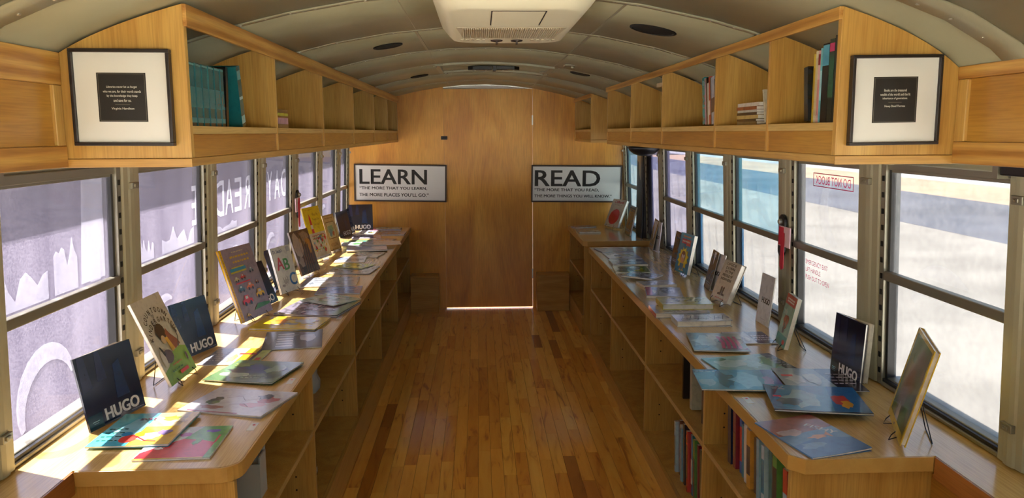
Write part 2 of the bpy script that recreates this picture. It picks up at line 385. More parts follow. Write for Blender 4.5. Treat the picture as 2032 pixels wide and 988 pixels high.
# floor -------------------------------------------------------------
floor = empty('floor', (0, 0, 0), kind='structure')
bx('subfloor', 'pineedge', floor, -1.25, 1.39, YN, 6.60, -.06, -.0125)
def plank_mesh(L, W=.0565, T=.0115):
    b = MB(); w, c = W/2-.0004, .0009
    ring = [(-w, 0), (w, 0), (w, T-c), (w-c, T), (-w+c, T), (-w, T-c)]
    b.prism([(x, z-T) for x, z in ring], 'Y', .0004, L-.0004); o = b.build('plank', 'plank', floor); COL.objects.unlink(o); me = o.data; bpy.data.objects.remove(o); return me
pl_mesh = {}
rp = random.Random(5)
for k in range(26):
    x = -.640 + .0283 + k*.0565; y = 2.30 - rp.uniform(0, .5)
    if k % 2 == 0: y -= .1
    while y < 6.50:
        L = rp.choice((.22, .34, .46, .58, .7, .86, 1.0)); L = min(L, round(6.51-y, 3))
        if L < .05: break
        if L not in pl_mesh: pl_mesh[L] = plank_mesh(L)
        o = bpy.data.objects.new('plank', pl_mesh[L]); COL.objects.link(o); o.parent = floor; o.location = (x, y, rp.uniform(-.0002, 0)); y += L
b = MB()
for k in range(26):
    x = -.640 + .0283 + k*.0565
    b.box(x-.0278, x+.0278, YN, 1.70, -.0115, -.0004)
tag(b.build('plank_run', 'plank', floor), kind='stuff')

# ceiling -------------------------------------------------------------
ceiling = empty('ceiling', (0, 0, 1.9), kind='structure')
seams = [YN+.02, -1.35, -.63, .09, .81, 1.53, 2.25, 2.97, 3.70, 4.42, 5.15, 5.87, 6.56]
US = [-1.20, -1.165, -1.145, -1.135, -1.12, -1.10, -1.05, -.98, -.88, -.75, -.6, -.4, -.2, 0, .2, .4, .6, .75, .88, .98, 1.05, 1.10, 1.12, 1.135, 1.145, 1.165, 1.20]
def sheet(b, y0, y1, dz=0., th=.002, us=US, mi=0):
    n = len(us); vs = []
    for y in (y0, y1):
        for t in (0, th):
            for u in us: vs.append((XC+u, y, max(ceil_z(XC+u), 1.40)+dz+t))
    fs = []
    for i in range(n-1):
        fs += [(i, i+1, 2*n+i+1, 2*n+i), (n+i, 3*n+i, 3*n+i+1, n+i+1), (i, n+i, n+i+1, i+1), (2*n+i, 2*n+i+1, 3*n+i+1, 3*n+i)]
    fs += [(0, 2*n, 3*n, n), (n-1, 2*n-1, 4*n-1, 3*n-1)]
    b.add(vs, fs, mi=mi)
for i in range(len(seams)-1):
    b = MB(); sheet(b, seams[i]-.004, seams[i+1]+.004, dz=(i % 2)*.0018); b.build('ceiling_panel', 'ceil', ceiling, smooth=False).data.shade_smooth()
def screws_along(y, dz, side, step=.075):
    b = MB(); u = -1.08
    while u < 1.08:
        x = XC+u; z = ceil_z(x)+dz
        b.lathe([(.0052, 0), (.0052, -.0014), (.003, -.003)], (x, y+side, z), n=7); u += step
    return b
for i, y in enumerate(seams[1:-1]):
    wide = abs(y-1.53) < .01
    b = MB(); w = .045 if wide else .014
    sheet(b, y-w, y+w, dz=-.0035 if wide else -.002, th=.0042); b.build('rib_strip', 'rib', ceiling).data.shade_smooth()
    tag(screws_along(y, -.0035 if wide else -.002, .022 if wide else .0, .07).build('screws', 'steel', ceiling), kind='stuff')
# long central seams between the cross ribs
for u in (-.30, .36):
    b = MB()
    for i in range(6, len(seams)-1):
        y0, y1 = seams[i]+.02, seams[i+1]-.02; z = ceil_z(XC+u)
        b.box(XC+u-.006, XC+u+.006, y0, y1, z-.0016, z+.001)
    b.build('seam_strip', 'rib', ceiling)
# speaker holes
for (x, y, r) in ((-.375, 3.32, .062), (.580, 2.60, .078), (-.375, 5.05, .058), (.585, 4.50, .058)):
    z = ceil_z(x); sl = math.atan(-.38*(x-XC))
    b = MB(); b.lathe([(r, 0), (r, -.004), (r-.008, -.006), (r-.012, -.003)], (0, 0, 0), n=28)
    o = b.build('speaker_recess', 'dark', None, off=Vector((0, 0, 0))); o.location = (x, y, z-.001-1.9); o.rotation_euler = (0, -sl, 0); o.parent = ceiling
for (x, y) in ((-.24, 4.42), (-.20, 4.95), (.50, 4.15), (.42, 4.8)):
    z = ceil_z(x); b = MB(); b.box(x-.045, x+.045, y-.035, y+.035, z-.006, z+.003); b.lathe([(.012, -.006), (.010, -.016), (.004, -.018)], (x, y, z), n=10)
    b.build('lamp_bracket', 'rib', ceiling, bevel=.002)

# lower side walls and header over windows --------------------------------
for nm, xi, xo in (('wall_left', XL-.052, XL-.112), ('wall_right', XR+.052, XR+.112)):
    w = empty(nm, ((xi+xo)/2, 2, 0), kind='structure')
    bx('lower_wall', 'wallpanel', w, xi, xo, YN, 6.58, -.75, .715)
    hx = xi + (.030 if xi < 0 else -.030); ho = xo
    bx('window_header', 'alupaint', w, hx, ho, YN, 6.58, 1.405, 1.60)
    sg = -1 if xi < 0 else 1
    bx('rain_gutter', 'alupaint', w, xo+sg*.002, xo+sg*.040, YN, 6.58, 1.50, 1.53)
roof = empty('trim_1', (XC, 2, 1.9), kind='structure')
b = MB(); sheet(b, YN-.3, 6.62, dz=.05, th=.01, us=[u*1.05 for u in US]); b.build('outer_roof', 'white', roof).data.shade_smooth()

# front (behind the camera): open windscreen ------------------------------
wf = empty('wall_front', (0, YN, 0), kind='structure')
bx('dash_panel', 'wallpanel', wf, XL-.07, XR+.07, YN-.05, YN, -.75, .62)
bx('windscreen_header', 'wallpanel', wf, XL-.07, XR+.07, YN-.05, YN, 1.72, 1.95)
for x in (XL-.03, XC, XR+.03): bx('windscreen_post', 'black', wf, x-.03, x+.03, YN-.05, YN, .62, 1.72)
bx('windscreen', 'glass', wf, XL, XR, YN-.030, YN-.025, .62, 1.72)

# back wall: plywood leaves ---------------------------------------------------
def ply_leaf(name, x0, x1, parent, z0, y0=6.50, y1=6.518, top=None, mat='wallply'):
    n = 8; xs = [x0+(x1-x0)*i/n for i in range(n+1)]
    pts = [(x0, z0), (x1, z0)] + [(x, (ceil_z(x)+.004) if top is None else top) for x in reversed(xs)]
    b = MB(); b.prism(pts, 'Y', y0, y1); return b.build(name, mat, parent, bevel=.001)
wb = empty('wall_back', (XC, 6.51, 0), kind='structure')
ply_leaf('plywood_panel', XL-.02, -.292, wb, 0); ply_leaf('plywood_panel', .451, XR+.03, wb, 0)
bx('top_batten', 'pine', wb, -.292, .451, 6.536, 6.555, 1.80, 1.83)
d1 = empty('door_1', (.08, 6.5, 0), kind='structure')
ply_leaf('door_leaf', -.2914, .4494, d1, .009, 6.499, 6.517, top=1.858)
b = MB(); b.box(-.315, -.262, 6.488, 6.4988, 1.443, 1.472); b.box(-.300, -.268, 6.470, 6.488, 1.452, 1.463); b.lathe([(.007, 0), (.007, -.014), (.004, -.016)], (-.272, 6.488, 1.457), axis='Y', n=12)
b.build('latch', 'black', d1, bevel=.0015)
b = MB()
for z in (.3, .95, 1.6): b.box(.4435, .4535, 6.494, 6.4985, z-.04, z+.04)
b.build('hinge', 'steel', d1)
# white steel arch of the bus body seen over the door
b = MB(); n = 16; xs = [-.33+.80*i/n for i in range(n+1)]
b.prism([(x, 1.80) for x in xs] + [(x, ceil_z(x)-.003) for x in reversed(xs)], 'Y', 6.5195, 6.535); b.build('arch_panel', 'white', wb)
tag(screws_along(6.5195, -.004, 0, .045).build('arch_screws', 'steel', wb), kind='stuff')
bx('rear_bulkhead', 'white', wb, XL-.06, -.34, 6.585, 6.61, -.3, 1.70)
bx('rear_bulkhead', 'white', wb, .50, XR+.06, 6.585, 6.61, -.3, 1.70)

# windows ------------------------------------------------------------------------
TILT = R(2.6)
def window(idx, side, y0, y1, yp, kw):
    """y0..y1 clear sash opening between posts; yp = post centre at its far end. local x>0 = outward"""
    sg = -1 if side == 'L' else 1; X = XL-.037 if side == 'L' else XR+.037
    root = empty('window_%d' % idx, (X, (y0+y1)/2, .715), (0, -sg*TILT, 0), world_children=False, kind='structure')
    ym = (y0+y1)/2
    def B(name, mat, *boxes, bevel=0, par=root, mi=None):
        b = MB()
        for i, (a0, a1, b0, b1, c0, c1) in enumerate(boxes): b.box(sg*a0, sg*a1, b0-ym, b1-ym, c0-.715, c1-.715)
        return b.build(name, mat, par, bevel=bevel)
    up, lo = kw.get('upper', 'film_lav'), kw.get('lower', 'film_lav')
    if kw.get('door'):
        # one tall pane in a rounded rubber seal
        B('pane', up, (.020, .025, y0+.02, y1-.02, .70, 1.40))
        for nm, wd, dp in (('rubber_seal', .045, .03),):
            b = MB(); pts = []
            ya, yb, za, zb, rr = y0-ym+.015, y1-ym-.015, .72-.715, 1.39-.715, .07
            for (cy, cz, a0) in ((yb-rr, zb-rr, 0), (ya+rr, zb-rr, 90), (ya+rr, za+rr, 180), (yb-rr, za+rr, 270)):
                for k in range(5): a = R(a0+22.5*k); pts.append((sg*.012, cy+rr*math.cos(a), cz+rr*math.sin(a)))
            pts.append(pts[0]); b.tube(pts, .022, 8); b.build(nm, 'rubber', root, smooth=True)
    else:
        B('upper_pane', up, (.012, .016, y0+.012, y1-.004, 1.058, 1.392))
        B('lower_pane', lo, (.024, .028, y0+.012, y1-.004, .735, 1.060))
        B('top_rail', 'alu', (-.004, .024, y0, y1, 1.384, 1.408), (.002, .03, y0, y1, 1.376, 1.386), bevel=.002)
        B('middle_rail', 'alu', (-.010, .012, y0, y1, 1.046, 1.074), (.002, .028, y0, y1, 1.044, 1.052), bevel=.003)
        B('bottom_rail', 'alu', (.004, .05, y0, y1, .712, .738), (-.012, .006, y0, y1, .712, .724), bevel=.003)
        B('side_stile', 'rubber', (.002, .03, y1-.012, y1, .72, 1.40), (.008, .03, y0, y0+.01, .72, 1.40))
        B('bottom_gasket', 'rubber', (-.006, .008, y0, y1, .724, .734))
    # track with slots on the near side of the post beyond y1
    t = B('slotted_track', 'alu', (-.010, .03, y1, y1+.026, .714, 1.405))
    b = MB()
    for k in range(13):
        z = .75+k*.05; b.box(sg*-.0125, sg*-.0095, y1+.008-ym, y1+.018-ym, z-.715, z+.016-.715)
    b.build('track_slots', 'dark', t)
    # post
    b = MB(); pc = (y1+.026+yp)/2-ym; hw = (yp-y1-.026)/2
    b.prism([(sg*.03, pc-hw), (sg*-.012, pc-hw), (sg*-.016, pc-hw+.006), (sg*-.017, pc-hw*.45), (sg*-.021, pc-hw*.32), (sg*-.023, pc), (sg*-.021, pc+hw*.32), (sg*-.017, pc+hw*.45), (sg*-.016, pc+hw-.006), (sg*-.012, pc+hw), (sg*.03, pc+hw)], 'Z', 0, .69)
    b.build('window_post', 'alupaint', root)
    for z in (1.335, .80):
        b = MB(); b.box(sg*-.030, sg*-.018, pc-hw*.40, pc+hw*.40, z-.715, z+.020-.715); b.box(sg*-.034, sg*-.029, pc-hw*.2, pc+hw*.2, z+.005-.715, z+.015-.715)
        b.lathe([(.004, 0), (.003, -.003)], (sg*-.0345, pc, z+.010-.715), axis='X', n=8)
        b.build('latch_clip', 'alu', root, bevel=.002)
    root['_s'] = sg; root['_ym'] = ym
    return root
def vinyl(root, polys, mat, depth, name='vinyl_shape', world_art=None):
    """polys in (y, z) world coordinates on the pane at given outward depth"""
    sg, ym = root['_s'], root['_ym']; b = MB()
    for p in polys: b.prism([(y-ym, z-.715) for y, z in p], 'X', sg*depth, sg*(depth+.0006))
    return b.build(name, mat, root)
def vinyl_text(root, s, yc, zc, w, h, mat, depth, name, mirror):
    sg, ym = root['_s'], root['_ym']; v, f, _ = text_geo(s)
    b = MB(); m = -1 if mirror else 1
    # reading direction from inside: left wall runs to +y, right wall runs to -y
    d = (1 if sg < 0 else -1)*m
    b.add([(sg*depth, d*x*w+yc-ym, y*h+zc-.715) for x, y in v], f); return b.build(name, mat, root, fixn=False)

postL = [(-1.80, -1.20), (-1.08, -.47), (-.35, .25), (.37, .965), (1.09, 1.665), (1.785, 2.36), (2.505, 3.10), (3.24, 3.83), (3.985, 4.525), (4.70, 5.27), (5.42, 5.97), (6.13, 6.47)]
wl_ = []
for i, (a, c) in enumerate(postL):
    nx = postL[i+1][0] if i+1 < len(postL) else 6.50
    wl_.append(window(i+1, 'L', a, c, nx, dict(upper='glass', lower='glass') if i < 4 else {}))
postR = [(-1.80, -1.20), (-1.08, -.47), (-.35, .25), (.37, .965), (1.09, 1.60), (1.72, 2.27), (2.43, 2.95), (3.10, 3.68), (3.82, 4.39), (4.53, 5.10), (5.24, 5.63), (5.93, 6.44)]
kwR = {5: dict(upper='film_white', lower='film_white'), 6: dict(upper='film_white', lower='film_white'), 7: dict(upper='film_teal', lower='film_white'), 8: dict(upper='film_teal', lower='film_white'),
       9: dict(upper='film_violet', lower='film_violet'), 10: dict(door=1, upper='film_violet'), 11: dict(upper='film_teal', lower='film_teal')}
wr_ = []
for i, (a, c) in enumerate(postR):
    nx = postR[i+1][0] if i+1 < len(postR) else 6.50
    wr_.append(window(20+i, 'R', a, c, nx, kwR.get(i, dict(upper='glass', lower='glass') if i < 4 else dict(upper='film_white', lower='film_white'))))
# rubber-lined jamb beyond the tall door pane
b = MB(); b.box(XR-.005, XR+.05, 5.66, 5.93, .60, 1.41); b.box(XR-.02, XR-.005, 5.66, 5.72, .55, 1.41)
b.build('trim_2', 'rubber', None, bevel=.006)['kind'] = 'structure'

# lettering on the left side panes, mirrored as seen from inside
LET = [(7, 'R', 3.765, .085), (7, 'E', 3.625, .10), (7, 'A', 3.497, .11), (7, 'D', 3.365, .12), (6, 'E', 3.065, .05), (8, 'Y', 4.175, .10), (8, 'A', 4.325, .11), (8, 'D', 4.465, .10), (9, 'T', 4.745, .11)]
for i, ch, yc, w in LET: vinyl_text(wl_[i], ch, yc, 1.222, w, .155, 'film_letter', .0175, 'window_lettering', True)
def jag(y0, y1, z0, zt, seed, n=9, amp=.05):
    rr = random.Random(seed); top = [(y0+(y1-y0)*i/n, zt+rr.uniform(-amp, amp)*(1 if i % 2 else .3)) for i in range(n+1)]
    return [(y0, z0), (y1, z0)] + top[::-1]
for i, shapes in ((5, [jag(1.80, 2.02, 1.076, 1.14, 2), jag(2.05, 2.17, 1.076, 1.19, 3), jag(2.24, 2.30, 1.076, 1.16, 5)]), (6, [jag(2.56, 2.68, 1.076, 1.13, 8), jag(2.75, 3.06, 1.076, 1.13, 9)]), (7, [jag(3.30, 3.60, 1.076, 1.10, 12, amp=.02)])):
    vinyl(wl_[i], shapes, 'film_letter_faint', .0175)
vinyl(wl_[5], [[(2.19, 1.08), (2.33, 1.08), (2.33, 1.38), (2.21, 1.38)]], 'film_letter_faint', .0185)
def arcstroke(y, z, r, w0, a0, a1, n=12, ry=1.0):
    o, i_ = [], []
    for k in range(n+1):
        t = k/n; a = R(a0+(a1-a0)*t); w = w0*math.sin(math.pi*(.12+.80*t))
        o.append((y+(r+w/2)*math.cos(a)*ry, z+(r+w/2)*math.sin(a))); i_.append((y+(r-w/2)*math.cos(a)*ry, z+(r-w/2)*math.sin(a)))
    return o+i_[::-1]
vinyl(wl_[5], [arcstroke(2.02, .80, .13, .055, 200, 20)], 'film_letter_faint', .0290)
for i, (y, z) in ((6, (2.80, .80)), (7, (3.62, .86)), (8, (4.25, .84)), (10, (5.7, .86))):
    vinyl(wl_[i], [arcstroke(y, z, .11, .04, 190, 60)], 'film_letter_faint', .0290)
for i in (8, 9): vinyl(wl_[i], [[(postL[i][0]+.014, .74), (postL[i][0]+.045, .74), (postL[i][0]+.05, 1.03), (postL[i][0]+.02, 1.03)]], 'film_blue' if i == 8 else 'film_letter_faint', .0290)
# big faint script strokes on the right side
RS = {6: [(2.62, 1.22, .13, .07, -80, 60)], 7: [(3.45, .95, .22, .06, 60, 150), (3.25, .9, .2, .05, 80, 160)], 8: [(4.1, 1.0, .2, .05, 30, 130), (4.25, .9, .24, .05, 40, 140)], 9: [(4.85, 1.0, .2, .06, 120, 260), (4.75, .85, .16, .05, 20, 140)], 5: [(2.0, .9, .2, .07, 30, 120)], 11: [(6.2, 1.15, .14, .05, 100, 250)]}
for i, lst in RS.items():
    for a in lst:
        for dep, z0, z1 in ((.0175, 1.085, 1.37), (.0290, .75, 1.03)):
            p = [(y, z) for y, z in arcstroke(*a) if True]
            p = [(min(max(y, postR[i][0]+.02), postR[i][1]-.02), min(max(z, z0), z1)) for y, z in p]
            if i == 10: continue
            vinyl(wr_[i], [p], 'film_script', dep)
# slanted white vinyl bars: upstrokes of the script
for i, ys in ((7, (3.2, 3.36, 3.5)), (8, (3.92, 4.05, 4.18, 4.3)), (9, (4.62, 4.78, 4.95)), (10, (5.32, 5.45)), (11, (6.05, 6.2))):
    for k, y in enumerate(ys):
        dep = (.0290 if i != 10 else .026)
        vinyl(wr_[i], [[(y-.02, .76), (y+.03, .75), (y+.05, .98), (y+.035, 1.02), (y+.02, .98)]], 'film_script', dep)
        if i != 10: vinyl(wr_[i], [[(y+.0, 1.09), (y+.05, 1.09), (y+.075, 1.22), (y+.065, 1.27), (y+.04, 1.22)]], 'film_script', .0175)
vinyl(wr_[7], [[(3.645, .74), (3.672, .74), (3.672, 1.03), (3.645, 1.03)]], 'film_blue', .0290)
vinyl(wr_[8], [[(4.33, .74), (4.38, .74), (4.38, 1.03), (4.33, 1.03)]], 'film_blue', .0290)
# pink emergency-exit print
for s, z, w in (('EMERGENCY EXIT', .997, .19), ('LIFT HANDLE', .967, .13), ('PUSH OUT TO OPEN', .937, .20)):
    vinyl_text(wr_[6], s, 2.935-.02-w/2, z, w, .018, 'film_pink', .0230, 'window_lettering', False)
fr = .003
y0, y1, z0, z1 = 2.515, 2.825, 1.297, 1.347
vinyl(wr_[6], [[(y0, z0), (y1, z0), (y1, z0+fr), (y0, z0+fr)], [(y0, z1-fr), (y1, z1-fr), (y1, z1), (y0, z1)], [(y0, z0), (y0+fr, z0), (y0+fr, z1), (y0, z1)], [(y1-fr, z0), (y1, z0), (y1, z1), (y1-fr, z1)]], 'film_pink', .0112, 'print_box')
vinyl_text(wr_[6], 'DO NOT BLOCK', 2.67, 1.322, .27, .030, 'film_pink', .0112, 'window_lettering', True)

# outside ground ---------------------------------------------------------
def ground(name, mat, *d):
    b = MB(); b.box(*d); o = b.build(name, mat, None, off=Vector((0, 0, 0))); o['kind'] = 'structure'; return o
def gmat(name, a, b_, s=1.2):
    m, nt, b = newmat(name); tc = N(nt, 'ShaderNodeTexCoord'); n = N(nt, 'ShaderNodeTexNoise'); n.inputs['Scale'].default_value = s; n.inputs['Detail'].default_value = 5
    nt.links.new(tc.outputs['Object'], n.inputs['Vector']); r = ramp(nt, [(.35, a), (.65, b_)]); nt.links.new(n.outputs['Fac'], r.inputs[0]); nt.links.new(r.outputs[0], b.inputs['Base Color']); b.inputs['Roughness'].default_value = 1.0; b.inputs['Specular IOR Level'].default_value = .05; return m
M['asphalt'] = gmat('asphalt', '151318', '1e1c21'); M['concrete'] = gmat('bleached_concrete', '504e4c', '605e5c', .6); M['fill_ground'] = gmat('bright_fill_ground', 'c6c4be', 'd6d4ce', .6)
M['walk'] = gmat('sandy_sidewalk', '443c32', '524838'); M['roadg'] = gmat('blue_grey_road', '2c2e38', '3a3d48', .3); M['dirt'] = gmat('tan_verge', '66564a', '786656', .3); M['far'] = gmat('distant_scrub', '5c5e66', '74767e', .2)
ground('ground_left', 'asphalt', -60, -3.4, 3.5, 80, -1.0, -.9); ground('sidewalk', 'walk', -3.4, XC, 3.5, 80, -1.0, -.905)
ground('ground_front', 'fill_ground', -60, 60, -40, 3.5, -1.0, -.9)  # unseen ground, made bright to bounce daylight into the bus
ground('ground_right', 'concrete', XC, 11.2, 3.5, 80, -1.0, -.905); ground('road', 'roadg', 11.2, 17, 3.5, 80, -1.0, -.9); ground('verge', 'dirt', 17, 22, 3.5, 80, -1.0, -.9); ground('field', 'far', 22, 120, 3.5, 120, -1.0, -.9)
# ================================================================== FITTED FURNITURE
# upper cabinets ----------------------------------------------------------
def carcass_profile(xf, xb, z0, gap=.005):
    n = 10; xs = [xf+(xb-xf)*i/n for i in range(n+1)]
    return [(xf, z0)] + [(x, max(ceil_z(x)-gap, z0+.02)) for x in xs] + [(xb, z0)]
def upper_cabinet(side, ys, label, end_x, rail='pine', extra_end=None):
    sg = -1 if side == 'L' else 1
    xf = -.672 if side == 'L' else .807
    xb = (XL+.028) if side == 'L' else (XR-.028)
    root = empty('wall_cabinet', (xf, ys[0], 1.425), label=label, cat='cabinet')
    y0, y1 = ys[0], ys[-1]
    bx('bottom_board', 'plyy', root, xf, xb, y0, y1, 1.425, 1.444, bevel=.0015)
    bx('shelf', 'edge', root, xf+sg*.001, xb, y0+.018, y1, 1.500, 1.519, bevel=.001)
    for i in range(len(ys)-1):
        bx('front_panel', 'amber', root, xf+sg*.005, xf+sg*.015, ys[i]+.018-(0 if i == 0 else .012), ys[i+1]-.006, 1.4445, 1.4995)
    for i, y in enumerate(ys[1:-1]):
        b = MB(); b.prism(carcass_profile(xf-sg*.001, xb, 1.4445, .008), 'Y', y-.006, y+.006)
        b.build('divider', 'ply', root, bevel=.0008)
    b = MB(); b.prism(carcass_profile(xf, xb, 1.4445, .008), 'Y', y1-.015, y1); b.build('divider', 'ply', root)
    # end panel facing the camera
    b = MB(); b.prism(carcass_profile(xf-sg*.002, end_x, 1.4445), 'Y', y0, y0+.018); b.build('end_panel', 'ply', root, bevel=.001)
    b = MB(); b.box(xf-sg*.003, xb, y0-.004, y0+.0, 1.424, 1.4435); b.build('bottom_lip', 'plyx', root, bevel=.001)
    zt = ceil_z(xf)-.004
    bx('top_rail', rail, root, xf-sg*.010, xf-sg*.0005, y0-.001, y1, 1.743, zt-.001, bevel=.0015)
    return root
cabL = upper_cabinet('L', [1.840, 2.635, 3.415, 4.235, 5.055, 5.80, 6.495], 'long left-hand overhead wooden cabinet with six open bays under the curved grey ceiling', -.966)
cabR = upper_cabinet('R', [1.722, 2.150, 2.638, 3.408, 4.110, 4.870], 'long right-hand overhead wooden cabinet with five open bays ending before the rear door', 1.085)
cabS = upper_cabinet('R', [5.560, 6.495], 'short single-bay overhead cabinet in the far right corner above the READ sign', 1.19)
def side_cabinet(side, label):
    sg = -1 if side == 'L' else 1; xf = -.952 if side == 'L' else 1.076; xb = XL+.03 if side == 'L' else XR-.03
    y1 = 1.838 if side == 'L' else 1.720; y0 = -1.6
    root = empty('panelled_cabinet', (xf, y0, 1.425), label=label, cat='cabinet')
    zt = ceil_z(xf)-.006
    bx('carcass', 'amber', root, xf+sg*.019, xb, y0, y1, 1.428, zt-.015)
    bx('bottom_rail', 'pine', root, xf, xf+sg*.018, y0, y1, 1.425, 1.474, bevel=.002)
    bx('top_rail', 'pine', root, xf, xf+sg*.018, y0, y1, 1.612, zt, bevel=.002)
    ye = y1
    while ye > y0+.5:
        bx('stile', 'ply', root, xf+sg*.001, xf+sg*.018, ye-.035, ye, 1.4745, 1.6115, bevel=.002)
        bx('inset_panel', 'amber', root, xf+sg*.009, xf+sg*.018, ye-.80, ye-.0355, 1.4745, 1.6115)
        ye -= .80
    return root
side_cabinet('L', 'frame-and-panel wooden cabinet at the left edge beside the framed quote, nearest the camera')
side_cabinet('R', 'frame-and-panel wooden cabinet at the right edge beside the framed quote, nearest the camera')

# counters -------------------------------------------------------------------
def rounded(x0, y0, rx, sg, r, n=6, chamfer=False):
    pass
def countertop(side, y0, y1, label, ledge=True, chamfer=False):
    sg = -1 if side == 'L' else 1
    xf = -.585 if side == 'L' else .753; xb = XL-.050 if side == 'L' else XR+.050
    xl = -.968 if side == 'L' else 1.105
    def corner(inset, r):
        x, y = xf+sg*inset, y0+inset; r = max(r-inset, .004)
        if chamfer: return [(x+sg*r, y), (x, y+r)]
        return [(x+sg*(r-r*math.sin(a)), y+r-r*math.cos(a)) for a in [R(90*k/6) for k in range(7)]]
    r = .032 if chamfer else .055
    def outline(i):
        p = [(xb, y1)]
        if ledge: p += [(xb, YN+.02), (xl+sg*i, YN+.02), (xl+sg*i, y0+i)]
        else: p += [(xb, y0+i)]
        p += corner(i, r) + [(xf+sg*i, y1)]
        return p
    root = empty('countertop', (xf, y0, .675), label=label, cat='countertop')
    b = MB(); b.prism(outline(.006), 'Z', .6765, .7100); b.build('top_board', 'top', root)
    # solid edging: strip between outline(0) and outline(.0055)
    b = MB()
    A = ([(xl, y0)] if ledge else [(xb, y0)]) + corner(0, r) + [(xf, y1)]
    Bp = ([(xl, y0+.0058)] if ledge else [(xb, y0+.0058)]) + corner(.0058, r) + [(xf+sg*.0058, y1)]
    b.prism(A+Bp[::-1], 'Z', .672, .7098); b.build('edge_band', 'topedge', root, bevel=.001)
    if ledge: bx('ledge_edge', 'pineedge', root, xl, xl+sg*.0055, YN+.02, y0-.001, .655, .7096, bevel=.001)
    return root
ctL = countertop('L', 1.765, 6.497, 'long left maple countertop strewn with picture books below the lavender-filmed windows')
ctR = countertop('R', 1.738, 5.24, 'long right maple countertop with magazines, near corner chamfered, ending at the tall door pane', chamfer=True)
ctF = countertop('R', 5.535, 6.497, 'short maple countertop in the far right corner below the READ sign', ledge=False, chamfer=True)
def bookcase(side, ys, zb, zm, label, dots=True, midx=True):
    sg = -1 if side == 'L' else 1
    xf = -.600 if side == 'L' else .768; xb = XL-.02 if side == 'L' else XR+.02
    root = empty('base_bookcase', (xf, ys[0], 0), label=label, cat='bookcase')
    bx('end_panel', 'ply', root, xf-sg*.002, xb, ys[0], ys[0]+.018, .0005, .6715, bevel=.001)
    for y in ys[1:]:
        d = bx('divider', 'ply', root, xf, xb, y-.009, y+.009, .0005, .6715, bevel=.001)
        b = MB()
        for xx in (.07, .40):
            for z in (zb+.08, zb+.13, zm+.06, zm+.11): b.lathe([(.0035, 0), (.0035, -.0006)], (xf+sg*xx, y-.0091, z), axis='Y', n=6)
        o = b.build('peg_holes', 'dark', root); tag(o, kind='stuff')
    ee = [ys[0]+.009]+ys[1:]
    for i in range(len(ys)-1):
        a, c = ee[i]+.0092, ee[i+1]-.0092
        bx('bottom_shelf', 'ply', root, xf+sg*.0003, xb, a, c, zb-.018, zb)
        bx('middle_shelf', 'ply', root, xf+sg*.004, xb, a, c, zm-.018, zm)
        bx('shelf_lipping', 'edge', root, xf+sg*.001, xf+sg*.0035, a, c, zm-.0185, zm+.0005)
        bx('back_panel', 'ply', root, xb-sg*.008, xb-sg*.001, a, c, zb+.001, .6715)
    bx('kick_board', 'plyy', root, xf-sg*.003, xf-sg*.0145, ys[0]+.002, ys[-1]+.009, .0008, zb, bevel=.001) if False else bx('kick_board', 'plyy', root, xf-sg*.0145, xf-sg*.001, ys[0]+.002, ys[-1]+.009, .0008, zb+.001, bevel=.001)
    return root
bookcase('L', [1.775, 2.650, 3.590, 4.540, 5.470, 6.485], .150, .455, 'long left built-in bookcase, nearly empty, carrying the left countertop')
bookcase('R', [1.775, 2.520, 3.460, 4.400, 5.222], .095, .425, 'long right built-in bookcase with upright books on its near shelves')
bookcase('R', [5.560, 6.485], .150, .425, 'short built-in bookcase in the far right corner under its own countertop')
for sg, x, y1, lb in ((-1, -.985, 1.77, 'plain plywood panel below the narrow left window ledge at the camera end'), (1, 1.122, 1.77, 'plain plywood panel below the narrow right window ledge at the camera end')):
    o = bx('ledge_panel', 'amber', None, x, x+sg*.014, YN+.05, y1, .001, .654, off=Vector((0, 0, 0))); tag(o, lb, 'panel')
# boxes either side of the door
for x0, x1, lb in ((-.585, -.352, 'low plywood box against the rear wall to the left of the door'), (.478, .750, 'low plywood box against the rear wall to the right of the door')):
    root = empty('floor_box', ((x0+x1)/2, 6.36, 0), label=lb, cat='box')
    bx('front_panel', 'plyx', root, x0, x1, 6.350, 6.362, .001, .300, bevel=.001)
    bx('top_panel', 'plyx', root, x0, x1, 6.350, 6.497, .3005, .314, bevel=.001)
    s = x1-.012 if x0 < 0 else x0
    bx('side_panel', 'ply', root, s, s+.012, 6.3625, 6.497, .001, .300)

# rooftop air conditioner ------------------------------------------------------
ac = empty('air_conditioner', (.098, 2.33, 1.80), label='cream ceiling air-conditioner housing with a ribbed grille and two knobs', cat='air conditioner')
def rrect(hx, hy, r, n=5):
    p = []
    for cx, cy, a0 in ((hx-r, hy-r, 0), (-hx+r, hy-r, 90), (-hx+r, -hy+r, 180), (hx-r, -hy+r, 270)):
        for k in range(n+1): a = R(a0+90*k/n); p.append((cx+r*math.cos(a), cy+r*math.sin(a)))
    return p
b = MB(); rings = [(.222, .425, .05, 1.884), (.222, .425, .05, 1.866), (.216, .418, .06, 1.850), (.190, .385, .07, 1.815), (.178, .372, .07, 1.803), (.165, .36, .07, 1.800)]
npt = 24
for hx, hy, r, z in rings: b.v += [(.098+x, 2.33+y, z) for x, y in rrect(hx, hy, r)]
for i in range(len(rings)-1):
    for k in range(npt): b.f.append((i*npt+k, i*npt+(k+1) % npt, (i+1)*npt+(k+1) % npt, (i+1)*npt+k)); b.c.append(None); b.m.append(0)
b.f.append(tuple(range((len(rings)-1)*npt, len(rings)*npt))); b.c.append(None); b.m.append(0)
b.f.append(tuple(range(npt))); b.c.append(None); b.m.append(0)
b.build('housing', 'ac', ac, smooth=False).data.shade_smooth()
b = MB()
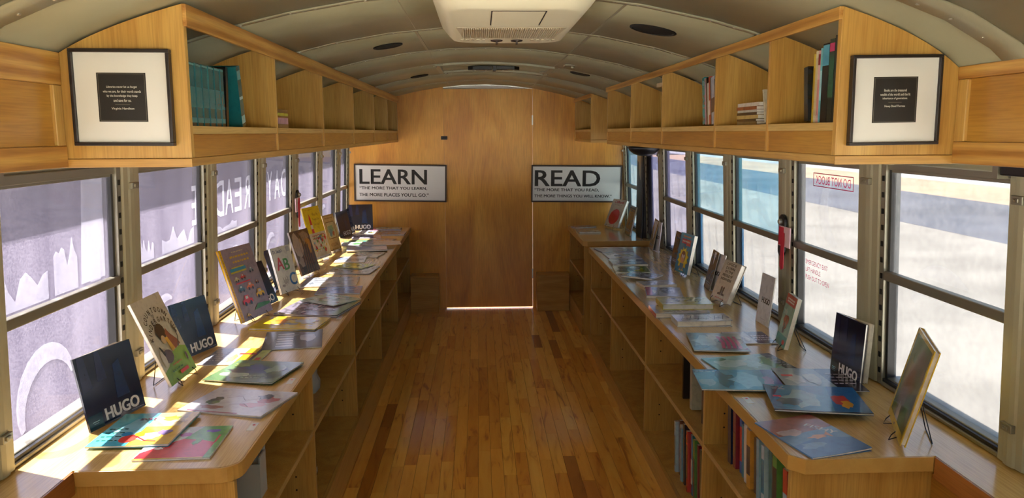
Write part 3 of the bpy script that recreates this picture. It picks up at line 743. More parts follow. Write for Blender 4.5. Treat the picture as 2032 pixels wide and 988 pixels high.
for i in range(46):
    x = -.142+.0063*i; b.box(.098+x, .098+x+.0028, 2.30, 2.52, 1.7955, 1.7985)
b.build('grille_ribs', 'acgrille', ac)
b = MB(); b.prism([(.098-.160, 2.285), (.098+.160, 2.285), (.098+.145, 2.53), (.098-.145, 2.53)], 'Z', 1.7984, 1.7996); b.build('grille_plate', 'acgrille', ac)
b = MB(); b.box(.035, .175, 1.985, 1.988, 1.7990, 1.7998); b.box(.035, .038, 1.988, 2.24, 1.7990, 1.7998); b.box(.172, .175, 1.988, 2.24, 1.7990, 1.7998)
b.build('panel_groove', 'dark', ac)
b = MB()
for s in (-1, 1):
    for i in range(5): b.box(.098+s*(.075+i*.017), .098+s*(.085+i*.017), 2.575, 2.60, 1.7975, 1.7998)
b.build('louvre_slots', 'acgrille', ac)
for x in (.062, .128):
    b = MB(); b.lathe([(.020, 1.7995), (.019, 1.796), (.008, 1.794)], (x, 2.60, 0), n=16); b.box(x-.003, x+.003, 2.585, 2.615, 1.786, 1.7965); b.build('knob', 'signframe', ac)

# roof escape hatch -----------------------------------------------------------------
hatch = empty('roof_hatch', (.095, 4.68, 1.88), label='closed grey roof escape hatch with a two-part black latch bar in the ceiling', cat='hatch')
for (x0, x1, y0, y1) in ((-.24, .43, 4.40, 4.425), (-.24, .43, 4.93, 4.955), (-.24, -.215, 4.425, 4.93), (.405, .43, 4.425, 4.93)):
    b = MB(); n = 8; xs = [x0+(x1-x0)*i/n for i in range(n+1)]
    b.prism([(x, ceil_z(x)-.001) for x in xs]+[(x, ceil_z(x)-.012) for x in reversed(xs)], 'Y', y0, y1); b.build('frame_bar', 'rib', hatch)
for (x0, x1) in ((-.06, .085), (.108, .245)):
    b = MB(); s = 1 if x0 < 0 else -1; xa, xb2 = (x0, x1) if s > 0 else (x1, x0)
    b.prism([(xa, 4.655), (xa+s*.03, 4.63), (xb2, 4.63), (xb2, 4.70), (xa+s*.03, 4.69)], 'Z', 1.865, 1.887); l = b.build('latch_bar', 'black', hatch, bevel=.002)
    b = MB()
    for k in (.3, .75): b.lathe([(.006, 1.865), (.004, 1.862)], (x0+(x1-x0)*k, 4.655, 0), n=8)
    b.build('latch_screws', 'steel', l, off=Vector((.095, 4.68, 1.88)))
bx('latch_tongue', 'black', hatch, .088, .105, 4.62, 4.72, 1.858, 1.886)

# signs and framed quotes ---------------------------------------------------------------
def framed(name, xc, zc, y, w, h, fw, label, cat, frame_mat, board_mat, art, roll=0, depth=.018):
    root = empty(name, (xc, y, zc), (R(90), 0, 0), world_children=False, label=label, cat=cat)
    root.rotation_euler = (R(90), R(roll), 0)
    for (x0, x1, y0, y1) in ((-w/2, w/2, h/2-fw, h/2), (-w/2, w/2, -h/2, -h/2+fw), (-w/2, -w/2+fw, -h/2+fw, h/2-fw), (w/2-fw, w/2, -h/2+fw, h/2-fw)):
        b = MB(); b.box(x0, x1, y0, y1, 0, depth); b.build('frame_side', frame_mat, root, bevel=.0012)
    b = MB(); b.box(-w/2+fw, w/2-fw, -h/2+fw, h/2-fw, .001, depth*.55); bd = b.build('backing_board', board_mat, root)
    iw, ih = w-2*fw, h-2*fw
    art.build('printing', root, lambda x, y: (x-iw/2, y-ih/2), lambda x: depth*.55, mat='flat'); return root
w, h, fw = .770, .312, .012; iw, ih = w-2*fw, h-2*fw
a = Art(iw, ih)
a.text('LEARN', .420, .680, .755, .43, '0a0a0a', bold=.028)
a.text('\u201cTHE MORE THAT YOU LEARN,', .420, .345, .755, .095, '141414', bold=.035)
a.text('THE MORE PLACES YOU\u2019LL GO.\u201d', .428, .155, .775, .095, '141414', bold=.035)
framed('wall_sign', -.660, 1.085, 6.497, w, h, fw, 'white framed sign with large black lettering LEARN, left of the rear door', 'sign', 'signframe', 'white', a, roll=1.1)
a = Art(iw, ih)
a.text('READ', .395, .660, .745, .47, '0a0a0a', bold=.028)
a.text('\u201cTHE MORE THAT YOU READ,', .388, .315, .735, .095, '141414', bold=.035)
a.text('THE MORE THINGS YOU WILL KNOW.\u201d', .462, .140, .882, .085, '141414', bold=.035)
framed('wall_sign', .823, 1.067, 6.497, w, h, fw, 'white framed sign with large black lettering READ, right of the rear door', 'sign', 'signframe', 'white', a, roll=.8)
def quote(lines, author, iw, s):
    a = Art(iw, iw); a.rect(.235, .225, .765, .755, '1b1a18')
    for q in ((.250, .742, .750, .745), (.250, .235, .750, .238), (.250, .235, .253, .745), (.747, .235, .750, .745)): a.rect(*q, '77746a')
    for i, (t, wd) in enumerate(lines): a.text(t, .5, .60-.048*i, wd, .030, 'd8d6cc', bold=.01)
    y = .60-.048*len(lines); a.rect(.42, y+.002, .58, y+.006, '77746a'); a.text(author, .5, y-.042, .245, .030, 'd8d6cc', bold=.015); return a
framed('framed_quote', -.814, 1.583, 1.8385, .224, .218, .008, 'square black-framed quotation with white mat on the left overhead cabinet end', 'picture', 'frame', 'mat',
       quote([('Libraries never let us forget', .33), ('who we are, for their worth stands', .41), ('by the knowledge they keep', .33), ('and save for us.', .19)], 'Virginia Hamilton', .208, 1), roll=.5)
framed('framed_quote', .930, 1.5665, 1.7205, .204, .198, .007, 'square black-framed quotation with white mat on the right overhead cabinet end', 'picture', 'frame', 'mat',
       quote([('Books are the treasured', .27), ('wealth of the world and the fit', .36), ('inheritance of generations.', .30)], 'Henry David Thoreau', .190, 1), roll=-.6)

# emergency latches, dome, shade brackets -------------------------------------------------
for sg, x, y, lb in ((-1, XL+.003, 4.62, 'emergency window release with a red pull strap on the left window post'), (1, XR-.003, 3.02, 'emergency window release with a red pull strap on the right window post')):
    root = empty('emergency_release', (x, y, 1.08), label=lb, cat='window latch')
    b = MB(); b.prism([(y+.030*math.cos(R(a))*1.0, 1.085+(.055 if 0 <= a <= 180 else -.055)+.030*math.sin(R(a))) for a in range(0, 360, 20)], 'X', x, x-sg*.012); b.build('base_plate', 'black', root, bevel=.002)
    b = MB(); b.box(x-sg*.0125, x-sg*.017, y-.100, y+.010, 1.045, 1.125); p = b.build('label_plate', 'pinkplate', root)
    b = MB(); b.box(x-sg*.0172, x-sg*.0176, y-.040, y+.008, 1.049, 1.121); b.build('red_print', 'red', root)
    b = MB(); b.lathe([(.012, 0), (.012, -sg*.010), (.006, -sg*.014)], (x-sg*.0120, y, 1.140), axis='X', n=14); b.build('pivot', 'steel', root)
    b = MB(); b.prism([(y-.055, 1.10), (y-.025, 1.105), (y-.022, .965), (y-.036, .950), (y-.058, .960)], 'X', x-sg*.019, x-sg*.021); b.build('pull_strap', 'red', root)
o = MB(); o.lathe([(.10, 0), (.105, -.010), (.096, -.032), (.070, -.055), (.035, -.068), (.006, -.071)], (0, 0, 0), n=28)
dm = o.build('dome_light', 'black', None, off=Vector((0, 0, 0)), smooth=True); dm.location = (1.098, 5.12, 1.404); dm.scale = (1, 1.0, .9)
tag(dm, 'dark dome light fixed above the tall door pane past the right overhead cabinet', 'light')
bx('light_bracket', 'black', dm, -.05, .10, -.04, .04, .0, .012)
for sg, x, ya, yb, lb in ((-1, -1.062, 1.50, 1.725, 'black roller shade end above the nearest left window'), (1, 1.190, 1.60, 1.70, 'black roller shade end above the nearest right window')):
    b = MB(); b.box(x-.012, x+.012, ya, yb, 1.398, 1.4235); o = b.build('shade_roller', 'black', None, off=Vector((0, 0, 0)), bevel=.003); tag(o, lb, 'shade')
    b = MB(); b.box(x-.016, x+.016, yb+.001, yb+.02, 1.39, 1.4235); b.build('roller_bracket', 'alu', o, off=Vector((0, 0, 0)))
# measured places of the books on the counters: flat (x, y, turn, width, height), standing (x, y, turn, width, height, lean)
FIT = {
    'F1': (-0.9001, 2.0065, -0.0018, 0.2075, 0.2302),
    'F2': (-0.7359, 1.9313, 0.0376, 0.1854, 0.2087),
    'F3': (-0.7199, 2.2228, -0.2819, 0.27, 0.2051),
    'F4': (-0.7545, 2.5074, -0.2381, 0.2439, 0.2223),
    'F5': (-0.8742, 2.7012, -0.0397, 0.203, 0.2043),
    'F6': (-0.7252, 2.9211, 0.1818, 0.2168, 0.2664),
    'F7': (-0.794, 3.1639, -0.128, 0.2796, 0.2002),
    'F8': (-0.7359, 3.4499, -0.2144, 0.2943, 0.2938),
    'F8b': (-0.7071, 3.5845, -0.6193, 0.2245, 0.1796),
    'F9': (-0.7151, 3.8546, 0.0678, 0.2205, 0.1842),
    'F10': (-0.7992, 4.0785, 0.0657, 0.284, 0.254),
    'F11': (-0.7443, 4.4454, -0.1065, 0.2671, 0.2575),
    'F12': (-0.7476, 4.5587, -0.4285, 0.1935, 0.1541),
    'F13': (-0.8127, 4.8044, 0.0613, 0.1852, 0.2145),
    'F14': (-0.7376, 4.9998, -0.1467, 0.1887, 0.1985),
    'F15': (-0.776, 5.259, 0.1473, 0.2692, 0.2631),
    'F16': (-0.7686, 5.418, 0.1627, 0.412, 0.181),
    'F17': (-0.883, 5.5861, 0.1229, 0.2134, 0.2578),
    'F18': (-0.7167, 5.6635, -0.1875, 0.157, 0.1776),
    'F19': (-0.8695, 5.8923, 0.1379, 0.2186, 0.2118),
    'F20': (-0.912, 6.162, -0.0362, 0.1598, 0.2738),
    'F21': (-0.6878, 6.1029, -0.008, 0.1917, 0.2119),
    'F22': (-0.7745, 6.4731, 0.0543, 0.2519, 0.2278),
    'F23': (-0.7518, 6.6589, -0.0093, 0.2064, 0.1765),
    'G1': (0.8685, 6.0947, 0.0101, 0.1814, 0.3346),
    'G2': (0.8691, 6.4016, 0.3288, 0.198, 0.0935),
    'G3': (0.9001, 5.0988, 0.1772, 0.2229, 0.1787),
    'G4': (0.9093, 4.8461, 0.0344, 0.2065, 0.2547),
    'G5': (0.8944, 4.5604, -0.0233, 0.2096, 0.1898),
    'G6': (0.8655, 4.3203, -0.0784, 0.1947, 0.1919),
    'G6b': (0.8501, 4.113, -0.6484, 0.1815, 0.1459),
    'G7': (0.9147, 3.895, 0.14, 0.177, 0.1201),
    'G8': (0.8987, 3.6727, -0.1745, 0.1746, 0.2214),
    'G9': (0.9098, 3.4386, -0.0276, 0.2322, 0.1502),
    'G10': (0.8669, 3.2573, -0.0345, 0.2234, 0.1265),
    'G11': (0.9151, 3.0819, -0.0328, 0.2238, 0.1213),
    'G12': (0.8851, 2.7694, -0.1459, 0.2004, 0.249),
    'G13': (1.0495, 2.8368, -0.0098, 0.1632, 0.1675),
    'G14': (0.9115, 2.5023, 0.1543, 0.2577, 0.1882),
    'G15': (0.8102, 2.3147, -0.1183, 0.2553, 0.1999),
    'G16': (1.0605, 2.2939, -0.1181, 0.2351, 0.2182),
    'G17': (0.9679, 2.1051, -0.2134, 0.2604, 0.2248),
    'G18': (0.8562, 1.8762, 0.2381, 0.1732, 0.243),
    'S1': (-1.0162, 2.1084, 1.2985, 0.2136, 0.2026, 0.1934),
    'S2': (-0.9595, 2.4438, 1.5544, 0.2013, 0.2838, 0.3986),
    'S3': (-1.0223, 2.7589, 1.2583, 0.199, 0.1985, 0.2219),
    'S4': (-0.9647, 3.2702, 1.3346, 0.2493, 0.3147, 0.3122),
    'S5': (-1.0099, 3.5148, 1.3335, 0.2391, 0.2078, 0.3879),
    'S6b': (-1.0014, 3.9347, 1.3482, 0.202, 0.2082, 0.3048),
    'S6': (-0.9432, 3.807, 1.2586, 0.17, 0.2294, 0.2462),
    'S7': (-0.9514, 4.3185, 1.3332, 0.2238, 0.251, 0.2932),
    'S8': (-0.9842, 4.8517, 1.3081, 0.2193, 0.3318, 0.2668),
    'S9': (-0.973, 5.1938, 1.3246, 0.1714, 0.2422, 0.2289),
    'S10': (-1.0465, 5.9358, 1.3286, 0.2163, 0.1993, 0.2098),
    'S10b': (-1.0038, 6.128, 1.5592, 0.1806, 0.2008, 0.2493),
    'S11': (-1.0121, 6.2738, 0.1376, 0.1372, 0.2143, 0.2566),
    'T1': (1.0788, 6.2684, -1.2011, 0.2103, 0.2366, 0.395),
    'T1b': (1.1385, 5.8663, -1.5561, 0.1959, 0.2247, 0.2141),
    'T2a': (1.155, 5.1184, -1.6465, 0.172, 0.2048, 0.2004),
    'T2b': (1.1847, 5.0707, 1.0933, 0.1364, 0.1961, -0.1084),
    'T3': (1.1131, 4.1736, -1.4145, 0.1697, 0.2182, 0.1876),
    'T3b': (1.1722, 4.4649, -1.5281, 0.1745, 0.1997, 0.1679),
    'T4a': (1.1551, 3.7826, -1.64, 0.1262, 0.1972, 0.2246),
    'T4b': (1.1767, 3.7299, -1.5025, 0.1237, 0.1887, 0.252),
    'T5': (1.0915, 3.4228, -1.4318, 0.163, 0.1907, 0.3857),
    'T6': (1.164, 3.0531, -1.5229, 0.1279, 0.2053, 0.1097),
    'T7': (1.092, 2.6908, -1.6888, 0.1197, 0.1895, 0.2147),
    'T8': (1.1809, 2.3358, -1.4945, 0.1719, 0.1987, 0.0529),
    'T9': (1.0842, 1.8908, -1.9595, 0.249, 0.2557, 0.2417),
}
# ================================================================== BOOKS
def moved(key, dx=0., dy=0., lean=None):
    v = list(FIT[key]); v[0] += dx; v[1] += dy
    if lean is not None: v[5] = lean
    FIT[key] = tuple(v)
# keep the leaning books clear of the window posts
moved('S10', .02); moved('S6b', -.012, .055); moved('S5', .02); moved('S4', .01)
moved('T3b', -.017); moved('T4a', -.010); moved('T6', -.004); moved('T8', -.004)
def book(name, Mx, w, h, t, front, spine=None, back=None, hard=False, art=None, curl=0., label=None, cat='book', group=None, ycent=False, spine_bands=None, tall_spine_text=None, page='page', fan=0, simple=False):
    spine = spine or front; back = back or front; ct = .0024 if hard else .0007; ins = .004 if hard else .0006
    y0 = -h/2 if ycent else 0.
    root = bpy.data.objects.new(name, None); COL.objects.link(root); root.matrix_world = Mx; root.empty_display_size = .03
    tag(root, label, cat, group)
    nx = 6 if curl else 1
    cuts = [-w/2+w*i/nx for i in range(1, nx)] if curl else []
    def cz(x, fr=1.0):
        if not curl: return 0.
        a = (x/w+.5)*nx; i = min(int(a), nx-1); q = a-i; f = lambda k: curl*((k/nx)**2.2)
        return fr*(f(i)*(1-q)+f(i+1)*q)
    b = MB()
    def slab(z0, z1, col, fr, nn, ya=y0, yb=y0+h, xa=-w/2, xb=w/2):
        vs = []
        for i in range(nn+1):
            x = xa+(xb-xa)*i/nn; c = cz(x, fr)
            vs += [(x, ya, z0+c), (x, yb, z0+c), (x, yb, z1+c), (x, ya, z1+c)]
        fs = [(0, 1, 2, 3), tuple(4*nn+k for k in (3, 2, 1, 0))]
        for i in range(nn):
            for k in range(4): fs.append((4*i+k, 4*i+(k+1) % 4, 4*i+4+(k+1) % 4, 4*i+4+k))
        b.add(vs, fs, lin(col))
    slab(t-ct, t, front, 1, nx); slab(0, ct, back, 0, 1)
    b.box(-w/2, -w/2+ct, y0, y0+h, ct, t-ct, lin(spine))
    if spine_bands:
        for (a0, a1, col) in spine_bands: b.box(-w/2-.0004, -w/2, y0+h*a0, y0+h*a1, t*.03, t*.97, lin(col))
    cov = b.build('cover', 'print', root)
    b2 = b; b = MB()
    slab(ct, t-ct, 'e9e5da', .7 if curl else 0, nx, y0+ins, y0+h-ins, -w/2+ct, w/2-ins)
    if fan:
        for k in range(fan):
            a = .05+.05*k; L = w*.97
            b.add([(-w/2+ct, y0+.009, 0), (-w/2+ct+L*math.cos(a), y0+.009, -L*math.sin(a)), (-w/2+ct+L*math.cos(a), y0+h-ins, -L*math.sin(a)), (-w/2+ct, y0+h-ins, 0)], [(0, 1, 2, 3)], lin('e9e5da'))
    pg = b.build('pages', 'print', root)
    if art is not None: art.build('cover_art', cov, lambda x, y: (x-w/2, y+y0), lambda x: t+cz(x), cuts)
    return root
def flatM(x, y, a, z): return Matrix.Translation((x, y, z)) @ Matrix.Rotation(a, 4, 'Z')
TOPZ = .7104
def flat(key, t, front, label, art=None, z=0., cat='magazine', dx=0, dy=0, wh=None, **k):
    x, y, a, w, h = FIT[key]
    if wh: w, h = wh
    if callable(art): art = art(Art(w, h))
    return book(k.pop('name', 'picture_book'), flatM(x+dx, y+dy, a, TOPZ+z+.0002), w, h, t, front, label=label, cat=k.pop('cat2', 'book'), ycent=True, art=art, **k)
def standM(x, y, a, lean, z0):
    u = Vector((math.cos(a), math.sin(a), 0)); n = Vector((-u.y, u.x, 0)); up = Vector((0, 0, math.cos(lean))) + n*math.sin(lean); f = u.cross(up)
    return Matrix(((u.x, up.x, f.x, x), (u.y, up.y, f.y, y), (u.z, up.z, f.z, z0), (0, 0, 0, 1)))
def stand(key, t, front, label, art=None, easel=None, wh=None, name='picture_book', pos=None, **k):
    x, y, a, w, h, l = pos or FIT[key]
    if wh: w, h = wh
    if callable(art): art = art(Art(w, h))
    z0 = TOPZ + t*math.sin(abs(l)) + (.010 if easel else .0006)
    m = standM(x, y, a, l, z0) @ Matrix.Translation((0, 0, -t))
    o = book(name, m, w, h, t, front, label=label, art=art, **k)
    if easel:
        e = bpy.data.objects.new('wire_easel', None); COL.objects.link(e); e.matrix_world = m; tag(e, easel, 'easel', None)
        inv = m.inverted()
        def L(p): return inv @ Vector(p)
        ew = min(w*.32, .06); tt = t+.002; b = MB()
        floor_z = TOPZ+.0025
        # back legs end on the counter behind the book
        for s in (-1, 1):
            bk = m @ Vector((s*ew*1.1, .02, -.012)); n = Vector((-math.sin(a), math.cos(a), 0)); foot = L((bk.x+n.x*.06, bk.y+n.y*.085, floor_z))
            topp = Vector((s*ew*.5, h*.55, -.0030)); fr = m @ Vector((s*ew, 0, tt+.016)); lip = L((fr.x, fr.y, floor_z))
            b.tube([(s*ew, .012, tt+.0035), (s*ew, .000, tt+.010), lip, (s*ew*.8, -.0030, tt*.4), (s*ew*.6, -.003, -.003), topp], .0015, 5)
        f = b.build('front_wire', 'wire', e)
        b = MB(); pts = []
        A_ = m @ Vector((-ew*.4, h*.50, -.0045)); B_ = m @ Vector((ew*.4, h*.50, -.0045)); n = Vector((-math.sin(a), math.cos(a), 0))
        base = m @ Vector((0, 0, 0)); u = Vector((math.cos(a), math.sin(a), 0))
        f1 = Vector((base.x, base.y, floor_z))+n*.07-u*ew*.9; f2 = Vector((base.x, base.y, floor_z))+n*.07+u*ew*.9
        b.tube([inv @ A_, inv @ f1, inv @ (f1-n*.0+u*.02), inv @ (f2-u*.02), inv @ f2, inv @ B_], .0015, 5); b.build('rear_leg', 'wire', e)
    return o

# ---- cover art (generic drawings; only lettering is copied) -----------------------
def hugo(a):
    w = 12
    for k in range(w):
        t0 = k/w; c = tuple(((1-t)*p+t*q) for t in [t0] for p, q in zip((.07, .07, .17), (.03, .09, .24)))
        a.rect(0, 1-(k+1)/w, 1, 1-k/w, c)
    a.poly([(.05, 1), (.16, 1), (.20, .55), (.02, .5)], '22264a'); a.poly([(.34, 1), (.42, 1), (.46, .6), (.30, .6)], '20264c'); a.poly([(.60, .75), (.72, .8), (.78, .28), (.55, .28)], '0e2c5c')
    
    a.text('HUGO', .60, .135, .62, .165, 'e8e8ea', bold=.05)
    a.rect(0, 0, .24, .20, '0b3a4a'); a.text('', 0, 0, 0, 0, 'ffffff') if False else None
    a.rect(.06, .10, .18, .108, '9fd4dc'); a.rect(.08, .075, .16, .080, '9fd4dc'); a.rect(.74, .03, .97, .036, '8c93a8')
    return a
def countdown(a):
    a.rect(0, 0, 1, 1, 'd8d4c6'); a.poly([(0, 0), (1, 0), (1, .30), (.8, .34), (.5, .32), (.22, .2), (0, .16)], '8fb83a')
    a.arc_text('COUNTDOWN', .5, .70, .36, .14, 165, 15, .062, '3a3430', .015); a.text('TO', .44, .775, .09, .035, '3a3430')
    a.arc_text('KINDERGARTEN', .5, .52, .42, .20, 172, 10, .062, '3a3430', .015)
    a.ell(.42, .58, .15, .105, '3a2418'); a.ell(.40, .49, .07, .05, 'e6c49a'); a.poly([(.45, .50), (.56, .50), (.62, .34), (.50, .32)], 'e6b23a')
    a.poly([(.52, .54), (.60, .60), (.66, .52), (.80, .42), (.84, .36), (.62, .33)], 'a25a3a'); a.ell(.30, .30, .17, .08, '6c5a66'); a.ell(.14, .30, .07, .10, 'ded8d0'); a.poly([(.14, .44), (.18, .44), (.26, .34), (.20, .32)], '34343a')
    a.line([(.74, .34), (.86, .44), (.88, .54)], .006, '6c6660'); a.poly([(.82, .56), (.85, .60), (.92, .50), (.88, .48)], '34343a')
    a.scrib(.30, .18, .62, .20, 'c9683c', 1, .004, 3); a.scrib(.2, .12, .6, .14, '4f7a2a', 1, .005, 4); a.rect(.42, .055, .72, .095, 'd83a2a'); a.blob(.84, .19, .03, .045, '6b4a2a', 5); return a
def cars(a):
    a.rect(0, 0, 1, 1, '9c8ea0'); a.rect(0, 0, .07, 1, 'f0c21a')
    for k in range(24): a.ell(.035, .02+k*.04, .012, .006, 'b8801a', n=6)
    a.scrib(.35, .93, .7, .94, 'd8c8a0', 1, .004, 1); a.scrib(.25, .86, .85, .88, 'd6b04a', 1, .008, 2); a.scrib(.30, .79, .80, .81, 'd6b04a', 1, .008, 3)
    def car(x, y, s, c, c2='2c2c34'):
        a.poly([(x-s, y), (x+s, y), (x+s, y+s*.35), (x+s*.55, y+s*.4), (x+s*.35, y+s*.75), (x-s*.4, y+s*.75), (x-s*.6, y+s*.4), (x-s, y+s*.35)], c)
        a.ell(x-s*.55, y, s*.24, s*.2, c2); a.ell(x+s*.55, y, s*.24, s*.2, c2); a.rect(x-s*.3, y+s*.42, x+s*.25, y+s*.66, 'dfe8ee')
    a.rect(.14, .68, .62, .72, '3fa0c8'); a.rect(.14, .655, .62, .675, 'd8d040'); a.rect(.2, .72, .58, .735, 'd8c848'); car(.24, .55, .07, 'd8cfa8'); car(.44, .56, .08, 'c9463a'); car(.75, .62, .08, '8a94a8')
    a.rect(.18, .50, .62, .52, 'd83a30'); car(.28, .40, .10, '5a8ab0'); car(.56, .40, .11, 'e07a3a'); car(.80, .44, .06, 'a0604a'); car(.34, .22, .15, 'dc2f2a'); car(.78, .26, .13, 'e8c02a'); a.poly([(.45, .10), (.95, .11), (.98, .14), (.80, .16), (.60, .17)], '3f8a3c'); car(.22, .05, .06, 'e8c02a'); return a
def abc(a):
    a.rect(0, 0, 1, 1, 'e0e2d8'); a.rect(0, 0, .035, 1, 'a8adc0'); a.text('Dr. Seuss\u2019s', .33, .91, .48, .075, '27356e', bold=.02); a.rect(.78, .86, .95, .97, 'b8bcc0')
    a.text('A', .30, .64, .36, .27, 'd2432f', bold=.035); a.text('B', .62, .60, .28, .26, '5aa04a', bold=.035); a.text('C', .76, .25, .34, .28, '2f74b8', bold=.035)
    for k in range(3): a.line([(.22+.12*k, .12+.02*k), (.30+.1*k, .22), (.26+.1*k, .34)], .003, '6c6a66')
    a.blob(.36, .24, .12, .05, 'b9b7b0', 3); a.blob(.24, .16, .08, .035, 'a9a7a2', 4); return a
def brown(a):
    a.rect(0, 0, 1, 1, '5a4238')
    a.blob(.24, .66, .21, .28, 'a89488', 2, 16, .15); a.blob(.20, .30, .13, .12, '8f7c72', 3); a.blob(.66, .80, .24, .12, 'a88c6a', 5); a.blob(.78, .62, .12, .20, 'c88a2e', 6); a.blob(.68, .45, .10, .28, '4a2618', 7, 16, .3); a.blob(.52, .55, .06, .36, '3c2018', 8, 16, .3); a.blob(.45, .12, .35, .08, '2e1c18', 9)
    for k in range(9): a.line([(.3+.06*k, .05), (.36+.05*k, .35), (.33+.07*k, .62), (.4+.05*k, .95)], .0022, ['3a2218', 'b47a34'][k % 2])
    a.blob(.84, .30, .07, .14, '6b4a3a', 11); return a
def yellowtall(a):
    a.rect(0, 0, 1, 1, 'eccf1c'); a.rect(0, 0, 1, .50, 'd8c8a4'); a.rect(0, .0, 1, .05, 'e8ecee')
    a.scrib(.15, .94, .60, .96, 'c89a1a', 1, .003, 9)
    for i, (s, wd) in enumerate((('What Do', .34), ('People Do', .40), ('All Day?', .34))): a.text(s, .64, .85-.10*i, wd, .055, 'a88418', bold=.01)
    a.poly([(.22, .5), (.36, .5), (.34, .78), (.29, .88), (.24, .78)], 'd8352a'); a.rect(.23, .58, .35, .66, 'f0e2c0')
    a.scene(12, ['d8382c', 'e8e0cc', '4a8fae', '5f9a48', 'c8b48c', 'b8402e', 'e6b830'], 34, (.04, .06, .98, .52), .07); a.rect(.06, .17, .42, .185, 'd8c020'); return a
def tan(a):
    a.rect(0, 0, 1, 1, 'b89a5a'); a.rect(.05, .04, .95, .96, 'd2b476'); a.scrib(.18, .88, .82, .92, '8c6a34', 2, .003, 2); a.rect(.14, .32, .86, .80, '8a6a3a'); a.rect(.17, .34, .83, .78, 'cdbf90')
    a.blob(.5, .58, .25, .15, '8fae8a', 4); a.blob(.42, .48, .12, .10, '7a9ca0', 5); a.blob(.62, .46, .08, .07, 'b86a4a', 6); a.scrib(.2, .1, .8, .2, '9a6a30', 3, .003, 8); return a
def clifford(a):
    a.rect(0, 0, 1, 1, 'cfc6b4'); a.text('Clifford', .50, .90, .66, .095, 'c0202a', bold=.035); a.scrib(.25, .77, .80, .81, '8a6c50', 2, .0016, 4)
    a.ell(.50, .36, .36, .28, 'cb2a2c', rot=.3); a.scrib(.15, .03, .55, .06, 'a03a30', 1, .002, 6); return a
def bluecartoon(a):
    a.rect(0, 0, 1, 1, '2f8ab0'); a.scrib(.22, .91, .78, .94, 'e89a3a', 2, .004, 2); a.rect(.18, .74, .52, .86, 'c8304a'); a.rect(.54, .70, .84, .86, 'e6543a'); a.scrib(.22, .78, .80, .82, 'f4e6d0', 2, .004, 6)
    pts = []
    for k in range(24): r = .40 if k % 2 else .30; pts.append((.5+r*math.cos(k*math.pi/12), .36+r*.78*math.sin(k*math.pi/12)))
    a.poly(pts, 'e8d02c'); a.ell(.48, .40, .18, .16, '7a4a2c'); a.ell(.48, .34, .13, .11, 'd8a878'); a.rect(.34, .10, .62, .24, '5a86a4'); a.ell(.42, .42, .04, .05, 'f2f2f2'); a.ell(.55, .42, .04, .05, 'f2f2f2'); a.scrib(.3, .05, .7, .07, 'f0e0b0', 1, .003, 5); return a
def upside(a):
    a.rect(0, 0, 1, 1, 'c9c2b6')
    for i, s in enumerate(('UPSIDE', 'DOWN', 'IN THE', 'MIDDLE OF', 'NOWHERE')): a.text(s, .48, .92-.095*i, [.56, .52, .44, .58, .62][i], .066, '2c2826', bold=.01)
    for s in (-1, 1): a.poly([(.5+s*.02, .14), (.5+s*.20, .14), (.5+s*.20, .18), (.5+s*.09, .20), (.5+s*.11, .34), (.5+s*.02, .34)], '201c1c'); a.rect(.5+min(s*.04, s*.09), .34, .5+max(s*.04, s*.09), .36, '8a2a2a')
    a.scrib(.25, .05, .75, .07, 'c03a3a', 1, .003, 5); return a
def backcover(a):
    a.rect(0, 0, 1, 1, 'dcdde2'); a.text('HUGO', .55, .48, .60, .12, '1c1c20', bold=.05, rot=0); a.rect(.3, .1, .7, .105, '8a8a90'); return a
def aqua(a):
    a.rect(0, 0, 1, 1, '8fb8a8'); a.rect(0, 0, 1, .22, '4f9c94'); a.rect(.0, .80, 1, 1, 'c86a62'); a.scrib(.15, .84, .85, .94, 'ecdcd0', 2, .006, 4); a.blob(.5, .50, .22, .14, 'a05a44', 6); a.blob(.45, .34, .10, .12, '6b4a3a', 7); a.blob(.75, .10, .12, .05, 'c8423a', 8); a.blob(.3, .65, .16, .06, 'b8d0c0', 9); return a
def golden(a):
    a.rect(0, 0, 1, 1, 'd2b024'); a.rect(.07, .05, .95, .96, '50783c'); a.blob(.60, .80, .22, .10, '7a5a40', 3); a.blob(.48, .52, .30, .22, '8f6a34', 4); a.blob(.42, .46, .18, .20, '8c5230', 5); a.blob(.40, .28, .16, .22, '8a8292', 6); a.blob(.42, .16, .10, .12, 'b0a8a4', 7); a.blob(.24, .60, .08, .16, 'a89a5a', 8)
    a.rect(.80, .06, .95, .95, '6a6a34'); a.blob(.88, .70, .04, .08, 'b87a44', 9); a.blob(.88, .45, .04, .1, '4a3a2a', 10); a.rect(.07, .05, .95, .09, 'd8b41e'); return a
def greydark(a): a.rect(0, 0, 1, 1, '3b3d48'); a.scene(21, ['6c7484', '8a93a0', '2a2c36', '4c5a70'], 12, big=.2); a.scrib(.2, .1, .8, .2, 'c8ccd4', 2, .003, 2); return a
def mk(bgc, seed, cols, n=14, big=.2, extra=None):
    def f(a):
        a.rect(0, 0, 1, 1, bgc); a.scene(seed, cols, n, big=big)
        if extra: extra(a)
        return a
    return f
DKBLUE = '15183a'
